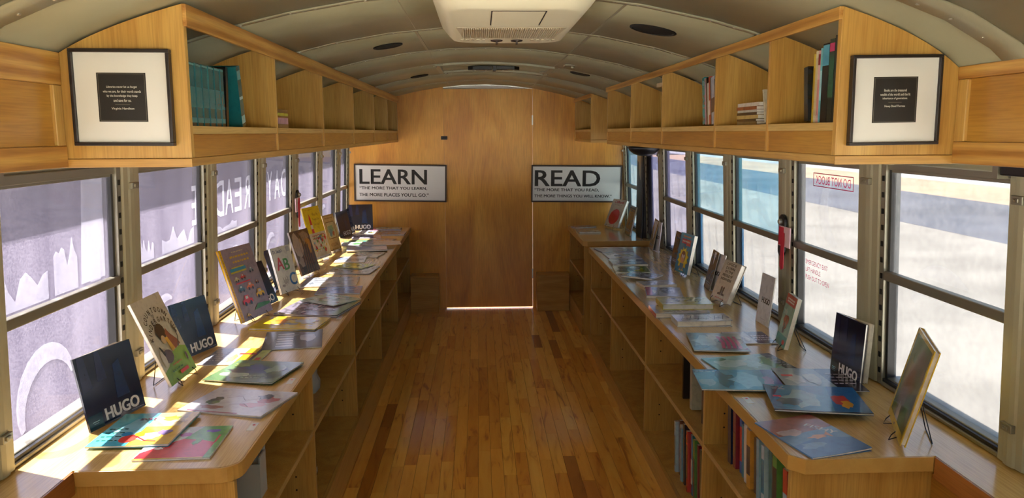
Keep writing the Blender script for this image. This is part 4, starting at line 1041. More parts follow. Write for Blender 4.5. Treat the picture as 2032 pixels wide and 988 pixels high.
# ---- left counter, standing -----------------------------------------------------
stand('S1', .006, DKBLUE, 'dark blue picture book titled HUGO, nearest the camera on the left counter', hugo, fan=3)
stand('S2', .009, 'd8d4c6', 'white and green picture book about kindergarten standing tall behind the nearest dark blue book', countdown, spine='e8e6da', hard=True, easel='wire easel holding the white and green kindergarten book')
stand('S3', .006, DKBLUE, 'dark blue picture book titled HUGO half hidden behind the kindergarten book', hugo, fan=3)
stand('S4', .012, '9c8ea0', 'large mauve picture book of cars with a bright yellow spine', cars, spine='ecc016', hard=True, easel='wire easel holding the mauve book of cars')
stand('S5', .006, DKBLUE, 'dark blue picture book titled HUGO behind the mauve book of cars', hugo)
stand('S6b', .006, '23264a', 'dark slim book standing behind the white ABC book', None)
stand('S6', .010, 'e0e2d8', 'white alphabet book with big red A, green B and blue C', abc, spine='a8adc0', hard=True, easel='wire easel holding the white alphabet book')
stand('S7', .010, '5a4238', 'brown picture book with flame-like streaks beside the alphabet book', brown, hard=True, easel='wire easel holding the brown streaked book')
stand('S8', .008, 'eccf1c', 'tall bright yellow picture book with a crowded lower half', yellowtall, hard=True, easel='wire easel holding the tall yellow book')
stand('S9', .010, 'b89a5a', 'tan bordered picture book behind the tall yellow book', tan, hard=True, easel='wire easel holding the tan bordered book')
stand('S10', .006, DKBLUE, 'dark blue picture book titled HUGO behind the tan bordered book', hugo, fan=2)
stand('S10b', .008, '3b3d48', 'narrow grey-blue book edge-on between the two farthest dark blue books', greydark, wh=(.15, .20))
stand('S11', .006, DKBLUE, 'dark blue picture book titled HUGO, farthest on the left counter against the rear wall', hugo, pos=(-.975, 6.30, .14, .20, .214, .2))
# ---- left counter, lying ----------------------------------------------------------
def f1(a):
    a.rect(0, 0, 1, 1, '58bcd8'); a.rect(.48, 0, 1, 1, 'd8b64a'); a.rect(.48, .55, .9, 1, 'c9bf9a'); a.blob(.30, .50, .20, .30, '8fd0e6', 3); a.ell(.42, .20, .11, .12, 'e04a3e'); a.ell(.34, .34, .07, .06, '3a8fc8'); a.ell(.52, .34, .08, .07, 'e6d43a')
    a.scrib(.05, .10, .30, .55, '1f6a4a', 4, .006, 3); a.blob(.66, .24, .12, .10, 'd8d0c0', 5); a.line([(.50, .25), (.66, .12), (.80, .10)], .005, 'a8323a'); a.blob(.80, .36, .08, .08, '7a6aa0', 6); a.blob(.70, .80, .1, .08, 'a8c84a', 8); a.scrib(.3, .75, .5, .82, '7a2a4a', 2, .005, 8); a.scrib(.80, .62, .96, .70, '8a6a2a', 2, .002, 8); return a
flat('F1', .0045, '58bcd8', 'cyan and golden-yellow picture book with balloons lying in front of the nearest dark blue book', f1, curl=.003, z=.0049)
def f2(a):
    a.rect(0, 0, 1, 1, 'c8d2dc'); a.poly([(.36, .35), (.95, .30), (.95, 1), (.6, 1)], '5fa84a'); a.poly([(0, 0), (1, .0), (.94, .45), (.72, .55), (.45, .60), (.22, .40), (.02, .20)], 'd0303c'); a.poly([(.90, 0), (1, 0), (1, 1), (.94, 1)], '6cae44'); a.blob(.42, .74, .10, .06, 'b06ac0', 3); a.blob(.80, .84, .10, .06, '6a5ac0', 4); a.blob(.66, .50, .05, .09, '6cae44', 5)
    a.rect(.90, .45, .93, .70, 'c8402e'); a.blob(.22, .32, .06, .04, 'f0e6e6', 8); a.rect(0, 0, .9, .03, 'd8b44a'); return a
flat('F2', .0045, 'c8d2dc', 'red, green and white picture book lying nearest the rounded left counter corner', f2, dx=-.03, dy=-.01)
def f3(a):
    a.rect(0, 0, 1, 1, 'c9c8ce'); a.blob(.80, .62, .10, .16, 'b04a4c', 2); a.blob(.72, .40, .14, .10, 'c88a8c', 12); a.blob(.72, .75, .09, .10, '3a3436', 3); a.blob(.24, .40, .08, .10, '6a7a54', 4); a.blob(.22, .52, .06, .08, '3a4438', 5); a.blob(.30, .22, .12, .07, '9a6a5c', 6); a.line([(.3, .6), (.45, .7), (.55, .55), (.7, .65)], .0015, '5a5a60'); a.line([(.45, .35), (.6, .42), (.7, .3)], .0015, '5a5a60'); a.rect(.1, .02, .7, .06, 'a86a78'); return a
flat('F3', .0035, 'c9c8ce', 'pale picture book with red figures lying across the counter edge, second row from camera', f3, curl=.004)
def f4(a):
    a.rect(0, 0, 1, 1, '5c7a54'); a.blob(.5, .58, .34, .22, '2c4a86', 2); a.blob(.28, .50, .16, .12, '1c2430', 3); a.blob(.35, .30, .22, .12, 'a8b89a', 4); a.blob(.75, .62, .12, .16, '86a08c', 5); a.blob(.82, .30, .12, .12, '22402e', 6); a.scrib(.45, .15, .8, .3, 'd8dccc', 2, .003, 4); a.line([(.84, .5), (.92, .66)], .004, 'd8dce0'); a.blob(.2, .75, .12, .1, '8aa05a', 8); return a
flat('F4', .0035, '5c7a54', 'dark green and blue picture book lying open-cornered behind the pale book', f4, curl=.005, z=.0034)
flat('F5', .003, 'b8bcc0', 'thin yellow, grey and green booklet lying before the half hidden dark blue book', lambda a: (a.rect(0, 0, 1, 1, 'b6bac4'), a.rect(.0, .0, .34, 1, '8e929e'), a.rect(.58, 0, .78, 1, 'd8ba2a'), a.rect(.78, 0, .84, 1, '2a2c34'), a.rect(.84, 0, 1, 1, 'a8b45a'), a.rect(.5, .6, .8, .7, 'b8422e'), a.scrib(.05, .2, .3, .8, 'e4e6ea', 5, .004, 2), a.blob(.46, .4, .08, .2, 'd8c860', 3), a.rect(.88, .25, .97, .4, 'c0503a'))[0])
flat('F6', .004, '2e3038', 'black and white patterned book lying between the grey booklet and the yellow hardback', lambda a: (a.rect(0, 0, 1, 1, '3a3c46'), [a.rect(.22, .12+.13*k, .50, .18+.13*k, 'e4e6ea') for k in range(6)], a.blob(.58, .5, .06, .3, '241c20', 3), a.blob(.78, .55, .14, .25, 'b8bcc8', 4), a.blob(.12, .6, .08, .3, '6a6e7a', 5), a.rect(.5, .7, .58, .74, 'd0d0d0'))[0])
flat('F7', .010, 'e6c41c', 'bright yellow hardback picture book lying on the left counter', lambda a: (a.rect(0, 0, 1, 1, 'e8c81e'), a.scene(33, ['c8842a', 'd8d0b0', 'b8552a', 'a8b0b8', 'e6e0c8'], 14, (.2, .15, .95, .85), .12), a.blob(.30, .55, .14, .22, 'd88a1e', 3), a.blob(.74, .60, .16, .2, 'c8d0cc', 4))[0], hard=True, spine='d8b414')
flat('F8', .009, '8a8490', 'large flat picture book of a crowded scene with green right edge', lambda a: (a.rect(0, 0, 1, 1, '857f8e'), a.scene(41, ['b8a0a8', '5c5a72', '9a6a70', 'c0b4c0', '4a5a48'], 26, (.02, .05, .9, .98), .13), a.rect(.86, 0, 1, 1, '5f8a4c'), a.rect(.78, 0, .93, .04, 'c83a3a'))[0], hard=True)
flat('F8b', .004, 'a0b89c', 'smaller pale green picture book lying askew on top of the crowded-scene book', mk('a2b8a0', 44, ['5f9a54', 'b8c8c0', 'a8705c', 'd8dcd0'], 12), z=.0125, dx=.0)
flat('F9', .006, '3f6fb8', 'bright blue picture book lying at the edge of the left counter', mk('4474bc', 51, ['7fa0d8', '2f58a0', 'a8bce0', '5a86cc'], 12))
flat('F10', .006, 'aeb6bc', 'silver-grey picture book with a white creature lying behind the bright blue book', mk('a8b0b8', 53, ['d8dce0', '8a929c', 'c4ccd2', '7c848c'], 14))
flat('F11', .003, 'b2b0a8', 'grey photographic booklet lying under the lime green leaflet', mk('b0aea6', 57, ['8a8880', 'd0cec8', '9a8a6c', '6c6a64'], 14), curl=.003)
flat('F12', .003, 'c4cc2a', 'lime green leaflet lying on top of the grey photographic booklet', mk('c6cc34', 58, ['e0e060', 'a8b02a', 'd8dcb0'], 6), z=.0062)
flat('F13', .007, 'd4d6da', 'small white book with dark lettering strokes lying left of the lime leaflet', lambda a: (a.rect(0, 0, 1, 1, 'd2d4da'), a.scrib(.3, .25, .95, .6, '3c4a68', 3, .008, 6), a.blob(.2, .6, .14, .2, '8a9ac0', 2))[0])
flat('F14', .006, 'b8b08a', 'tan and olive picture book lying behind the small white book', mk('c0b896', 61, ['d8b08c', 'a0a06a', 'd8d4b8', 'b07850'], 12))
flat('F15', .008, 'd6d8e2', 'large white picture book with a dark blue spine tip', lambda a: (a.rect(0, 0, 1, 1, 'd4d8e4'), a.blob(.4, .5, .25, .25, 'b8c0d8', 3), a.poly([(.62, 0), (1, 0), (1, .12), (.9, .1)], '2434a0'), a.scrib(.5, .5, .9, .7, '8a94c0', 2, .005, 5))[0], z=.007)
flat('F16', .003, 'dcdcd6', 'long white spread leaflet reaching over the left counter edge', lambda a: (a.rect(0, 0, 1, 1, 'dadad4'), a.blob(.25, .5, .1, .25, '6aa06a', 3), a.scrib(.35, .3, .6, .7, '7a8aa0', 3, .006, 3), a.line([(.62, .5), (.78, .8), (.92, .5), (.78, .3), (.65, .4)], .006, '4a4a58'))[0], z=.017)
flat('F17', .004, '7fa870', 'green and yellow booklet under the far end of the long white leaflet', mk('8fae78', 63, ['e0c83a', '3f8a5c', 'd8dcc8', '5aa0a0'], 12))
flat('F18', .004, 'b8b4c0', 'beige and pale blue booklet lying near the far edge of the left counter', mk('b8b4be', 65, ['d8b84a', '8a98b8', 'd8c8b0', '7a86a0'], 10), z=.0045)
flat('F19', .005, 'cfc4d2', 'white and pink booklet lying in the far third of the left counter', mk('d2ccd8', 67, ['c88a9a', 'e6e4ea', '8a88b0', 'b0a4c0'], 10))
flat('F20', .005, 'dcdcdc', 'white booklet with a yellow patch lying beside the farthest standing book', mk('dadade', 69, ['e2cc3a', 'c8c8d0', 'f0f0f0', '4a4a54'], 9), dx=.02)
flat('F21', .005, '8a94b4', 'blue and brown booklet lying near the far end of the left counter', mk('8c96b8', 71, ['b08a5c', '5a6aa0', 'c8c4c8', '8a5a4a'], 12), z=.0)
flat('F22', .006, 'a05a70', 'red and purple booklet lying against the rear wall on the left counter', mk('a05a78', 73, ['c03a44', '7a5aa0', 'c8c0cc', '4a4a78'], 12), dy=-.10)
flat('F23', .005, '8aa890', 'green booklet lying on the red and purple one by the rear wall', mk('8cae94', 75, ['5a9a8a', 'c8a88a', '4a5a48', 'd8dcd0'], 10), z=.0062, dy=-.28, wh=(.2, .14))
# ---- right counter, standing -------------------------------------------------------
stand('T1', .022, 'cfc6b4', 'cream book with big red shape titled Clifford on the far right counter', clifford, spine='d8d4c8', hard=True, easel='wire easel holding the cream and red book in the far right corner')
stand('T1b', .012, '2c3038', 'dark grey book seen edge-on behind the cream and red book', greydark, wh=(.19, .225))
def openpair(ka, kb, lab, art_b, pa=None, pb=None):
    o1 = stand(ka, .004, '2a2c38', lab, greydark, pos=pa, name='open_picture_book')
    x, y, a, w, h, l = pb or FIT[kb]
    m = standM(x, y, a, l, TOPZ+.001); inv = o1.matrix_world.inverted() @ m
    b = MB(); b.box(-w/2, w/2, 0, h, -.003, 0, lin('dcdde2')); p = b.build('white_cover_leaf', 'print', o1, off=Vector((0, 0, 0))); p.matrix_local = inv; p['label'] = 'white cover leaf with black lettering'
    art_b(Art(w, h)).build('cover_art', p, lambda x, y: (x-w/2, y), lambda x: 0.)
openpair('T2a', 'T2b', 'open book standing with dark and white covers, farthest on the right counter', backcover, pb=(1.170, 5.045, R(-82), .13, .197, .10))
stand('T3b', .006, '23263c', 'dark book standing behind the blue cartoon-covered book', greydark)
stand('T3', .020, '2f8ab0', 'blue paperback with a yellow burst and cartoon boy on the right counter', bluecartoon, spine='2a7a9c', easel='wire easel holding the blue book with a yellow burst')
openpair('T4a', 'T4b', 'open book standing with dark and white covers behind the cream book with boots', backcover, pb=(1.163, 3.715, R(-82), .124, .190, .15))
stand('T5', .026, 'c9c2b6', 'thick cream novel with hand-lettered title and a pair of black boots', upside, spine='b8b0a4', hard=True, easel='wire easel holding the thick cream novel with boots')
stand('T6', .004, 'dcdde2', 'white covered book with black lettering HUGO turned to the window on the right', backcover, spine='2a2c38', back='2a2c38')
stand('T7', .016, '8fb8a8', 'small aqua paperback with a coral title band, second from the yellow book', aqua, spine='c8d0c8', easel='wire easel holding the small aqua paperback')
stand('T8', .006, DKBLUE, 'dark blue picture book titled HUGO leaning on the right window post', hugo, fan=3, pos=(FIT['T8'][0]-.012, *FIT['T8'][1:]))
stand('T9', .014, 'd2b024', 'yellow-edged green picture book nearest the camera on the right counter', golden, spine='d8b41e', hard=True, easel='wire easel holding the yellow-edged book nearest the camera')
# ---- right counter, lying ------------------------------------------------------------
flat('G1', .010, 'c8c4b4', 'white and tan book lying on the far right counter, nearer of two', mk('c6c2b2', 81, ['a8a490', 'dcd8cc', '8a8470'], 8), wh=(.17, .22), cat2='book')
flat('G2', .006, 'b0a8b8', 'purple-white booklet lying on the far right counter, by the rear wall', mk('b8b2c2', 82, ['8a80a0', 'dcd8e0'], 6), dy=-.02, wh=(.19, .10))
flat('G3', .004, '7a80a0', 'blue comic booklet at the far end of the long right counter', mk('8a90ac', 83, ['4a5a8a', 'c0a0a8', 'd8dae4', '5a6a54'], 14))
flat('G4', .004, 'a8a4c0', 'lilac comic booklet second in the far row on the right counter', mk('b0acc4', 84, ['6a6a9a', 'b8b86a', 'e0e0ea', '3a5a9a'], 14))
flat('G5', .012, '9aa4b4', 'grey-blue paperback third in the far row on the right counter', mk('a0a8b8', 85, ['6a7a94', 'c8ccd4', '4a5a78', 'd8d8c8'], 12))
flat('G6', .010, '8a9a3c', 'yellow, green and purple comic book on the right counter', mk('8fa040', 86, ['d8d020', '5a3a7a', 'a8b82a', '3a5a3a', 'e0b030', 'd8dce0'], 22), hard=False)
flat('G6b', .008, 'a8a8a8', 'grey and black comic lying askew in front of the yellow-green one', mk('9a9ca6', 87, ['2c2e38', 'd8dce4', '5a5e6a', 'b0b060'], 12), dx=.03, dy=-.03, z=.0106)
flat('G7', .012, 'c8beb0', 'cream booklet with a tan drawing behind the white comic with red corner', mk('d0c8bc', 88, ['b89a74', 'e4e0d8', '9a7a54'], 8))
flat('G8', .012, 'b8bcc4', 'white comic with a red and green left corner on the right counter', lambda a: (a.rect(0, 0, 1, 1, 'bcc0c8'), a.scene(89, ['8a90a0', 'dce0e6', '6a707c'], 12, (.35, .1, .97, .95)), a.rect(.02, .05, .18, .95, 'c8403a'), a.rect(.18, .1, .36, .9, '5a6a4a'), a.blob(.26, .5, .05, .2, 'c8c060', 4))[0])
flat('G10', .022, 'a8b0b8', 'thick grey paperback with red corners lying under the lime hardback', mk('aab0ba', 90, ['7a8490', 'd8dce4', 'c04a4a', '909aa8'], 12), spine='c8403a', hard=True, wh=(.235, .16))
flat('G9', .024, 'c2c06a', 'lime and cream hardback lying on top of the thick grey paperback', mk('c6c478', 91, ['a8aa3c', 'dcd8a8', 'e0dcc0', '94983a'], 12), z=.0226, spine='b8b04a', hard=True, dx=-.005, dy=-.13, wh=(.225, .15))
flat('G11', .024, 'd0d2d8', 'thick white comic lying with its cover lifted on the right counter', lambda a: (a.rect(0, 0, 1, 1, 'd2d4da'), [a.line([(.1+.15*k, .2), (.18+.15*k, .7), (.24+.15*k, .3)], .003, '3a3c44') for k in range(6)], a.rect(.3, .30, .62, .34, '2c2e36'), a.scene(92, ['a8acb8', 'e8eaee'], 6))[0], hard=True, curl=.004, spine='d8d4c8')
def pink(a):
    a.rect(0, 0, 1, 1, '8a9ca4'); a.blob(.28, .55, .22, .28, 'b8ccd2', 3); a.blob(.2, .2, .14, .1, '3c444c', 4); a.blob(.48, .75, .14, .14, 'd0dce0', 5); a.blob(.75, .5, .2, .3, '6a6a88', 6)
    for k in range(4): a.line([(.56+.10*k, .15), (.60+.09*k, .45), (.56+.10*k, .8)], .014, 'c42a7c')
    a.rect(.54, .10, .98, .16, '9a3a7a'); return a
flat('G12', .004, '5c646c', 'thin grey picture book with magenta brush lettering on the right counter', pink, z=.0045)
flat('G13', .004, 'b8bcd0', 'white and violet booklet lying between the magenta book and the aqua paperback', lambda a: (a.rect(0, 0, 1, 1, 'bcc0d0'), a.rect(.55, 0, 1, 1, '3a2c5a'), a.scrib(.58, .2, .96, .7, 'e4e0ec', 3, .010, 4), a.blob(.25, .5, .14, .25, '8a94b8', 4), a.blob(.42, .35, .06, .15, 'e0e4ee', 5))[0], dx=-.02)
def g14(a): a.rect(0, 0, 1, 1, '8ab8b4'); a.blob(.3, .6, .22, .26, 'b4d4d4', 2); a.blob(.78, .5, .12, .3, '4a8a3a', 3); a.rect(.86, 0, 1, 1, '3a4a5c'); a.blob(.2, .85, .14, .1, '4f8a54', 4); a.blob(.55, .45, .1, .2, 'a0d0da', 5); a.scrib(.84, .2, .99, .9, 'c8c0d0', 5, .003, 8); return a
flat('G14', .004, '6aa0a8', 'thin aqua and green picture book lying askew on the right counter', g14, curl=.003)
def g15(a): a.rect(0, 0, 1, 1, '5a9cc0'); a.blob(.35, .5, .10, .4, '3a6a80', 2); a.blob(.6, .5, .18, .35, '8cc0dc', 3); a.poly([(0, .8), (.34, 1), (0, 1)], '2a3038'); a.blob(.14, .35, .10, .2, '90b8d0', 4); a.scrib(.02, .86, .28, .94, 'd8dce0', 1, .005, 3); a.poly([(.8, 0), (1, 0), (1, 1), (.86, 1)], '3f70b8'); a.blob(.86, .4, .06, .2, '9a8ac8', 5); return a
flat('G15', .004, '4a86ac', 'wide pale blue picture book overhanging the right counter edge', g15, curl=.003, z=.0078)
def g16(a): a.rect(0, 0, 1, 1, '9ab0bc'); a.poly([(.66, 0), (1, 0), (1, 1), (.56, 1)], '1f1c34'); a.scrib(.66, .25, .97, .8, 'dcd8ec', 4, .006, 4); a.blob(.2, .5, .12, .2, 'c8d4da', 3); a.rect(.05, .6, .2, .68, 'd04060'); a.blob(.45, .5, .1, .3, 'b8c4c0', 4); return a
flat('G16', .003, '1f1c34', 'silver and midnight picture book lying below the leaning blue book', g16, z=.0125)
def g17(a): a.rect(0, 0, 1, 1, '3f8ab8'); a.blob(.35, .5, .2, .3, '8ab4c0', 3); a.poly([(0, .3), (.16, .9), (0, 1)], '20242c'); a.poly([(.62, 0), (1, 0), (1, 1), (.7, 1)], '1c6ab0'); a.blob(.78, .45, .09, .26, 'b83a34', 4); a.blob(.8, .30, .06, .12, 'd8a030', 5); a.blob(.2, .35, .12, .14, '4a6068', 6); a.rect(.05, .50, .14, .56, 'd03a5a'); a.scrib(.08, .8, .22, .95, 'd8dce0', 3, .004, 7); a.rect(0, 0, 1, .03, '15202c'); return a
flat('G17', .004, '1c5a94', 'deep blue underwater picture book with a red patch on the right counter', g17, z=.0165, curl=.002)
def g18(a):
    a.rect(0, 0, 1, 1, '6a94c4'); a.poly([(0, .55), (1, .62), (1, 1), (0, 1)], '9a5c50'); a.blob(.3, .62, .2, .10, 'c0a8ac', 4); a.poly([(0, 0), (1, 0), (1, .3), (.5, .42), (0, .3)], '4a7ac0'); a.blob(.55, .44, .15, .045, 'd8965a', 3); a.poly([(.68, .45), (.78, .52), (.77, .38)], 'd8965a'); a.blob(.3, .25, .2, .06, '7aa4d8', 5)
    a.text('FISHY', .78, .60, .50, .085, 'e8ecf2', rot=R(-62), bold=.03); return a
flat('G18', .004, '5c8ac0', 'blue picture book with an orange fish titled FISHY nearest the right counter corner', g18, curl=.006)

# ---- shelf books -------------------------------------------------------------------------
def shelfM(side, xs, y, z, lean=0.):
    """spine toward the aisle; local x = depth from spine, y = up, z = along the row"""
    if side == 'L': m = Matrix(((-1, 0, 0, xs), (0, 0, 1, y), (0, 1, 0, z), (0, 0, 0, 1)))
    else: m = Matrix(((1, 0, 0, xs), (0, 0, -1, y), (0, 1, 0, z), (0, 0, 0, 1)))
    return Matrix.Translation((xs, y, z)) @ Matrix.Rotation(lean, 4, 'X') @ Matrix.Translation((-xs, -y, -z)) @ m
def shelf_book(side, xs, y, z, h, t, d, col, label, lean=0., bands=None, group=None, name='shelved_book', hard=True, back=None, front=None):
    m = shelfM(side, xs, y, z, lean) @ Matrix.Translation((d/2, 0, 0))
    if group is None and False: pass
    return book(name, m, d, h, t, front or col, spine=col, back=back, hard=hard, label=label, spine_bands=bands, group=group)
Z1 = 1.5192
# teal series, upper left bay
y = 1.868
first = None
for k in range(15):
    t = .0235
    bands = [(.06, .14, '4f8a8c'), (.30, .62, '3d7c80'), (.78, .90, '2f6c72'), (.955, .985, '6a9c9a')]
    if first is None:
        first = shelf_book('L', -.712, y, Z1, .158, t, .13, '1f6468', 'teal hardback with pale bands in the tight row of identical teal books', bands=bands, group='identical teal hardbacks in the nearest upper left bay')
    else:
        o = first.copy(); COL.objects.link(o); o.location.y += .0238*k; o.location.x += (-1)**k*.0012
        for ch in first.children:
            c = ch.copy(); COL.objects.link(c); c.parent = o
    y += .0238
bb = MB()
o = shelf_book('L', -.720, 2.262, Z1+.001, .170, .020, .13, '14181c', 'black book with a white blurb panel leaning between teal books', lean=-.10, back='14181c')
c = MB(); c.box(-.055, .055, .055, .135, -.0006, -.0001, lin('c8ccca')); c.box(-.05, .035, .006, .032, -.0006, -.0001, lin('b8b4a4')); c.build('blurb_panel', 'print', o, off=Vector((0, 0, 0)))
shelf_book('L', -.706, 2.365, Z1+.001, .176, .034, .13, '1f6a6e', 'thick teal hardback leaning alone at the right of the upper left bay', lean=.20, bands=[(.05, .18, '8ab8b4'), (.45, .50, 'a8ccc8'), (.78, .93, '5f9a9c')])
# small stack, second bay
for k, (c, t, lb) in enumerate((('5a5650', .014, 'grey book at the bottom of the small stack in the second upper left bay'), ('b48fae', .022, 'pink book second from bottom in the small stack of the second upper left bay'), ('26282a', .006, 'thin black book in the middle of the small stack in the second upper left bay'), ('a8b43c', .010, 'lime book in the small stack of the second upper left bay'), ('2c2a26', .012, 'dark book on top of the small stack in the second upper left bay'))):
    z = Z1+sum((.014, .022, .006, .010, .012)[:k])+.0003*k
    book('shelved_book', Matrix.Translation((-.76, 2.80, z)) @ Matrix.Rotation(R(180), 4, 'Z'), .13, .16, t, c, label=lb, ycent=True)
# upper right bays
def row(side, xs, y, z, specs, dirn, tailgroup=None):
    for (h, t, col, lean, bands, lb) in specs:
        shelf_book(side, xs, y, z+(t*abs(math.sin(lean)))+.0005, h, t, .15, col, lb, lean=lean, bands=bands)
        y += dirn*(t+.0012+abs(math.sin(lean))*.002)
    return y
W = [(.2, .8, 'd8d4c4')]
row('R', .822, 1.790+.008, Z1, [], 1)
yy = 1.764
for (h, t, col, bands, lb) in ((.198, .030, '14181e', [(.1, .9, '23282e')], 'tall black book at the right end of the nearest upper right bay'), (.192, .026, '1d2a22', [(.3, .8, '2f5a44'), (.85, .95, 'c03a6a')], 'dark green spined book next to the tall black one in the nearest upper right bay'),
                               (.185, .034, '181c22', [(.72, .98, '4a9ab4'), (.3, .6, '24282e')], 'broad black book with a bright blue spine top'), (.176, .010, '6ab0bc', [(.3, .7, 'a0d0d8')], 'thin pale turquoise book in the nearest upper right bay'),
                               (.172, .012, 'd8a8a4', [(.8, .95, '8a2a2c'), (.1, .6, 'c88a84')], 'pink and maroon spined book in the nearest upper right bay'), (.172, .012, 'd8c8a4', [(.1, .9, 'c4b48c')], 'cream spined book in the nearest upper right bay'),
                               (.166, .010, 'd0b23a', [(.2, .8, 'b8982a')], 'mustard yellow spined book in the nearest upper right bay')):
    shelf_book('R', .826, yy+t, Z1+.0005, h, t, .15, col, lb, bands=bands); yy += t+.0012
shelf_book('R', .826, yy+.040, Z1+.004, .135, .022, .14, '2a2c2c', 'short charcoal book leaning left of the mustard one', lean=-.12, bands=[(.3, .7, '4a4c4a')])
# stack in second bay
zz = Z1+.0003
for k, (t, c, w, off, lb) in enumerate(((.010, '8a7448', .21, 0, 'olive book at the bottom of the stack in the second upper right bay'), (.007, '3a3428', .20, .004, 'dark thin book second in the stack of the second upper right bay'), (.011, 'c8a868', .22, -.004, 'tan book third in the stack of the second upper right bay'), (.008, '2a2826', .21, .003, 'black book fourth in the stack of the second upper right bay'),
                                        (.007, 'c8c4b8', .20, .0, 'pale thin book fifth in the stack of the second upper right bay'), (.010, '9a5a3a', .21, .006, 'brown book near the top of the stack in the second upper right bay'), (.011, 'd8cfc0', .22, -.008, 'cream book on top of the stack in the second upper right bay'))):
    book('shelved_book', Matrix.Translation((.905, 2.385+off, zz)), .15, w*.85, t, c, label=lb, ycent=True); zz += t+.0004
shelf_book('R', .832, 2.236, Z1+.003, .10, .008, .13, 'd4ccb4', 'slim cream book leaning against the divider beside the stack', lean=-.28)
# third bay
yy = 2.668; 
for (h, t, col, bands, lb) in ((.150, .012, '6a7a3a', None, 'olive green book against the right divider of the third upper right bay'), (.160, .026, '2c2c30', [(.2, .8, '44444a')], 'dark grey book in the third upper right bay'), (.168, .034, 'b0b4c0', [(.25, .55, '3a3c48')], 'broad silver-grey book in the third upper right bay'),
                               (.168, .012, '4a4a58', None, 'slate spined book beside the silver-grey one'), (.172, .014, 'c8523c', [(.2, .5, 'e8c8b8')], 'orange-red spined book in the third upper right bay'), (.150, .016, 'd8d0c4', None, 'white spined book in the third upper right bay'), (.170, .014, '2a2226', None, 'black spined book between white and mauve ones'), (.170, .014, 'b49ab0', None, 'mauve spined book in the third upper right bay'), (.172, .028, '2f8a8c', None, 'turquoise book at the left end of the third upper right bay')):
    shelf_book('R', .832, yy+t+.004, Z1+.0045, h, t, .15, col, lb, lean=-.16, bands=bands); yy += t+.0025
# fourth bay
for (yy, h, t, c, lb) in ((3.452, .165, .020, 'c03058', 'crimson book against the divider of the fourth upper right bay'), (3.476, .165, .018, 'd84878', 'pink book in the fourth upper right bay'), (3.500, .150, .014, '1c1a1e', 'black book left of the pink one in the fourth upper right bay')):
    shelf_book('R', .832, yy+t, Z1+.004, h, t, .15, c, lb, lean=-.13)
book('shelved_book', Matrix.Translation((.905, 3.50, 1.7010)) @ Matrix.Rotation(R(6), 4, 'Z'), .15, .18, .018, 'd8c09a', label='cream book lying on top of the pink books in the fourth upper right bay', ycent=True)
shelf_book('R', .832, 4.165, Z1+.002, .11, .012, .13, '241f1e', 'dark slim book leaning on the divider in the farthest upper right bay', lean=-.10)
# lower right bookcase
pal = ['2f7f9a', 'c83a2c', 'd8d4c0', '5f9a4a', '3a6ab0', '8ab4c0', 'd8b43a', '1f2a44', '7a4a2a', 'a8c4d0', '2a5a48', 'e0d8c8', '8a2a34', '4a8a94', '36363c', 'd89a3a']
def pile(y, yend, z, n, hh, seed, where, lean=-.10):
    rr = random.Random(seed); k = 0; names = {'2f7f9a': 'teal blue', 'c83a2c': 'red', 'd8d4c0': 'cream', '5f9a4a': 'green', '3a6ab0': 'mid blue', '8ab4c0': 'pale blue', 'd8b43a': 'yellow', '1f2a44': 'navy', '7a4a2a': 'brown', 'a8c4d0': 'ice blue', '2a5a48': 'dark green', 'e0d8c8': 'ivory', '8a2a34': 'maroon', '4a8a94': 'sea green', '36363c': 'charcoal', 'd89a3a': 'orange'}
    cs = pal[:]; rr.shuffle(cs); order = ['first', 'second', 'third', 'fourth', 'fifth', 'sixth', 'seventh', 'eighth', 'ninth', 'tenth', 'eleventh', 'twelfth', 'thirteenth', 'fourteenth', 'fifteenth', 'sixteenth']
    step = (yend-y)/n
    for k in range(n):
        t = step*rr.uniform(.55, .9); h = hh*rr.uniform(.82, 1.); c = cs[k % len(cs)]
        shelf_book('R', .800+rr.uniform(0, .02), y+t, z+.0035, h, t, .20, c, '%s spined book standing on the %s' % (names[c], where), lean=lean, bands=[(rr.uniform(.1, .3), rr.uniform(.5, .9), cs[(k+5) % len(cs)])] if rr.random() < .6 else None, hard=False)
        y += step
pile(2.56, 3.02, .0955, 15, .245, 3, 'bottom shelf of the second bay, right bookcase')
pile(1.83, 2.40, .4255, 16, .195, 6, 'middle shelf of the nearest bay, right bookcase')
for (yy, h, t, c, lb) in ((2.60, .20, .10, '1e2c50', 'thick navy binder lying back on the middle shelf of the second right bay'), (2.83, .21, .030, 'b8b8a0', 'pale grey-green book on the middle shelf of the second right bay'), (2.96, .20, .020, '2a2422', 'dark brown book on the middle shelf of the second right bay')):
    shelf_book('R', .815, yy+t, .4275, h, t, .18, c, lb, lean=-.06)
shelf_book('R', .80, 4.43, .0958, .12, .012, .10, '7a1f2c', 'small dark red book on the bottom shelf of the third right bay', lean=-.05)
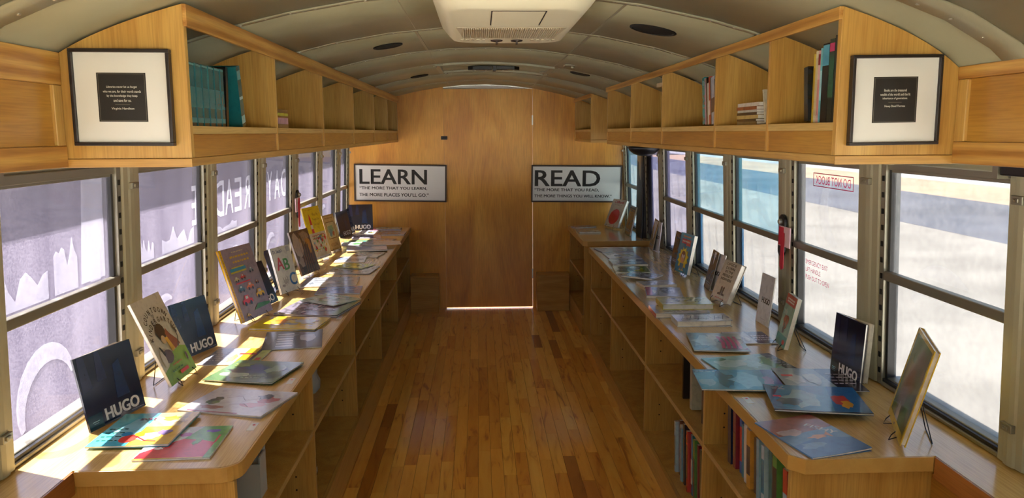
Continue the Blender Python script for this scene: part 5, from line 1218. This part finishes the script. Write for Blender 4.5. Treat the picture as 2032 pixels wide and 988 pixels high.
# left bookcase oddments
shelf_book('L', -.66, 2.93, .1515, .17, .016, .16, '141416', 'black book with white label leaning on the bottom shelf of the left bookcase', lean=.25, bands=[(.05, .2, 'd8d8d8')])
def bag(x0, x1, y0, y1, z0, z1, lb):
    b = MB(); rr = random.Random(4); n = 10; m_ = 6; vs = []
    for j in range(m_+1):
        f = j/m_; s = 1-.35*math.sin(math.pi*f)*(.6) if j < m_ else .9
        for k in range(n):
            a = 2*math.pi*k/n; vs.append(((x0+x1)/2+(x1-x0)/2*s*math.cos(a)*(1+rr.uniform(-.12, .12)), (y0+y1)/2+(y1-y0)/2*s*math.sin(a)*(1+rr.uniform(-.12, .12)), z0+(z1-z0)*f+(rr.uniform(-.01, .01) if j else 0)))
    fs = [tuple(range(n)), tuple(range(m_*n, m_*n+n))]
    for j in range(m_):
        for k in range(n): fs.append((j*n+k, j*n+(k+1) % n, (j+1)*n+(k+1) % n, (j+1)*n+k))
    b.add(vs, fs); o = b.build('plastic_bag', 'plastic', None, off=Vector((0, 0, 0))); o.data.shade_smooth(); tag(o, lb, 'bag')
bag(-.82, -.665, 2.98, 3.22, .4565, .60, 'crumpled grey plastic bag on the middle shelf of the left bookcase')
root = empty('brochure_holder', (-.70, 2.15, .456), label='clear upright brochure holder on the middle shelf nearest the camera in the left bookcase', cat='holder')
for d in ((-.76, -.64, 2.18, 2.184, .4555, .62), (-.76, -.64, 2.12, 2.124, .4555, .56), (-.76, -.756, 2.1245, 2.1795, .4555, .58), (-.644, -.64, 2.1245, 2.1795, .4555, .58)): bx('clear_wall', 'plastic', root, *d)
bx('leaflet', 'mat', root, -.75, -.65, 2.16, 2.166, .458, .61)
# small shelf stickers on the counters' front edge
for i, (x, y, lb) in enumerate(((-.625, 2.03, 'small white shelf sticker with a dot near the left counter edge by the pale book'), (-.615, 2.42, 'small white shelf sticker near the left counter edge by the dark green book'), (-.612, 3.28, 'small white shelf sticker near the left counter edge by the yellow hardback'), (.79, 2.16, 'small white shelf sticker near the right counter edge by the wide pale blue book'))):
    b = MB(); b.box(-.010, .010, -.028, .028, .0001, .0005); o = b.build('shelf_sticker', 'mat', None, off=Vector((0, 0, 0))); o.location = (x, y, .7100); tag(o, lb, 'sticker')
    b = MB(); b.lathe([(.004, .0005), (.004, .0007)], (0, .012, 0), n=10); b.build('printed_dot', 'red', o, off=Vector((0, 0, 0)))

# tidy helper flags
for o in bpy.data.objects:
    for k in ('_w', '_s', '_ym'):
        if k in o.keys(): del o[k]
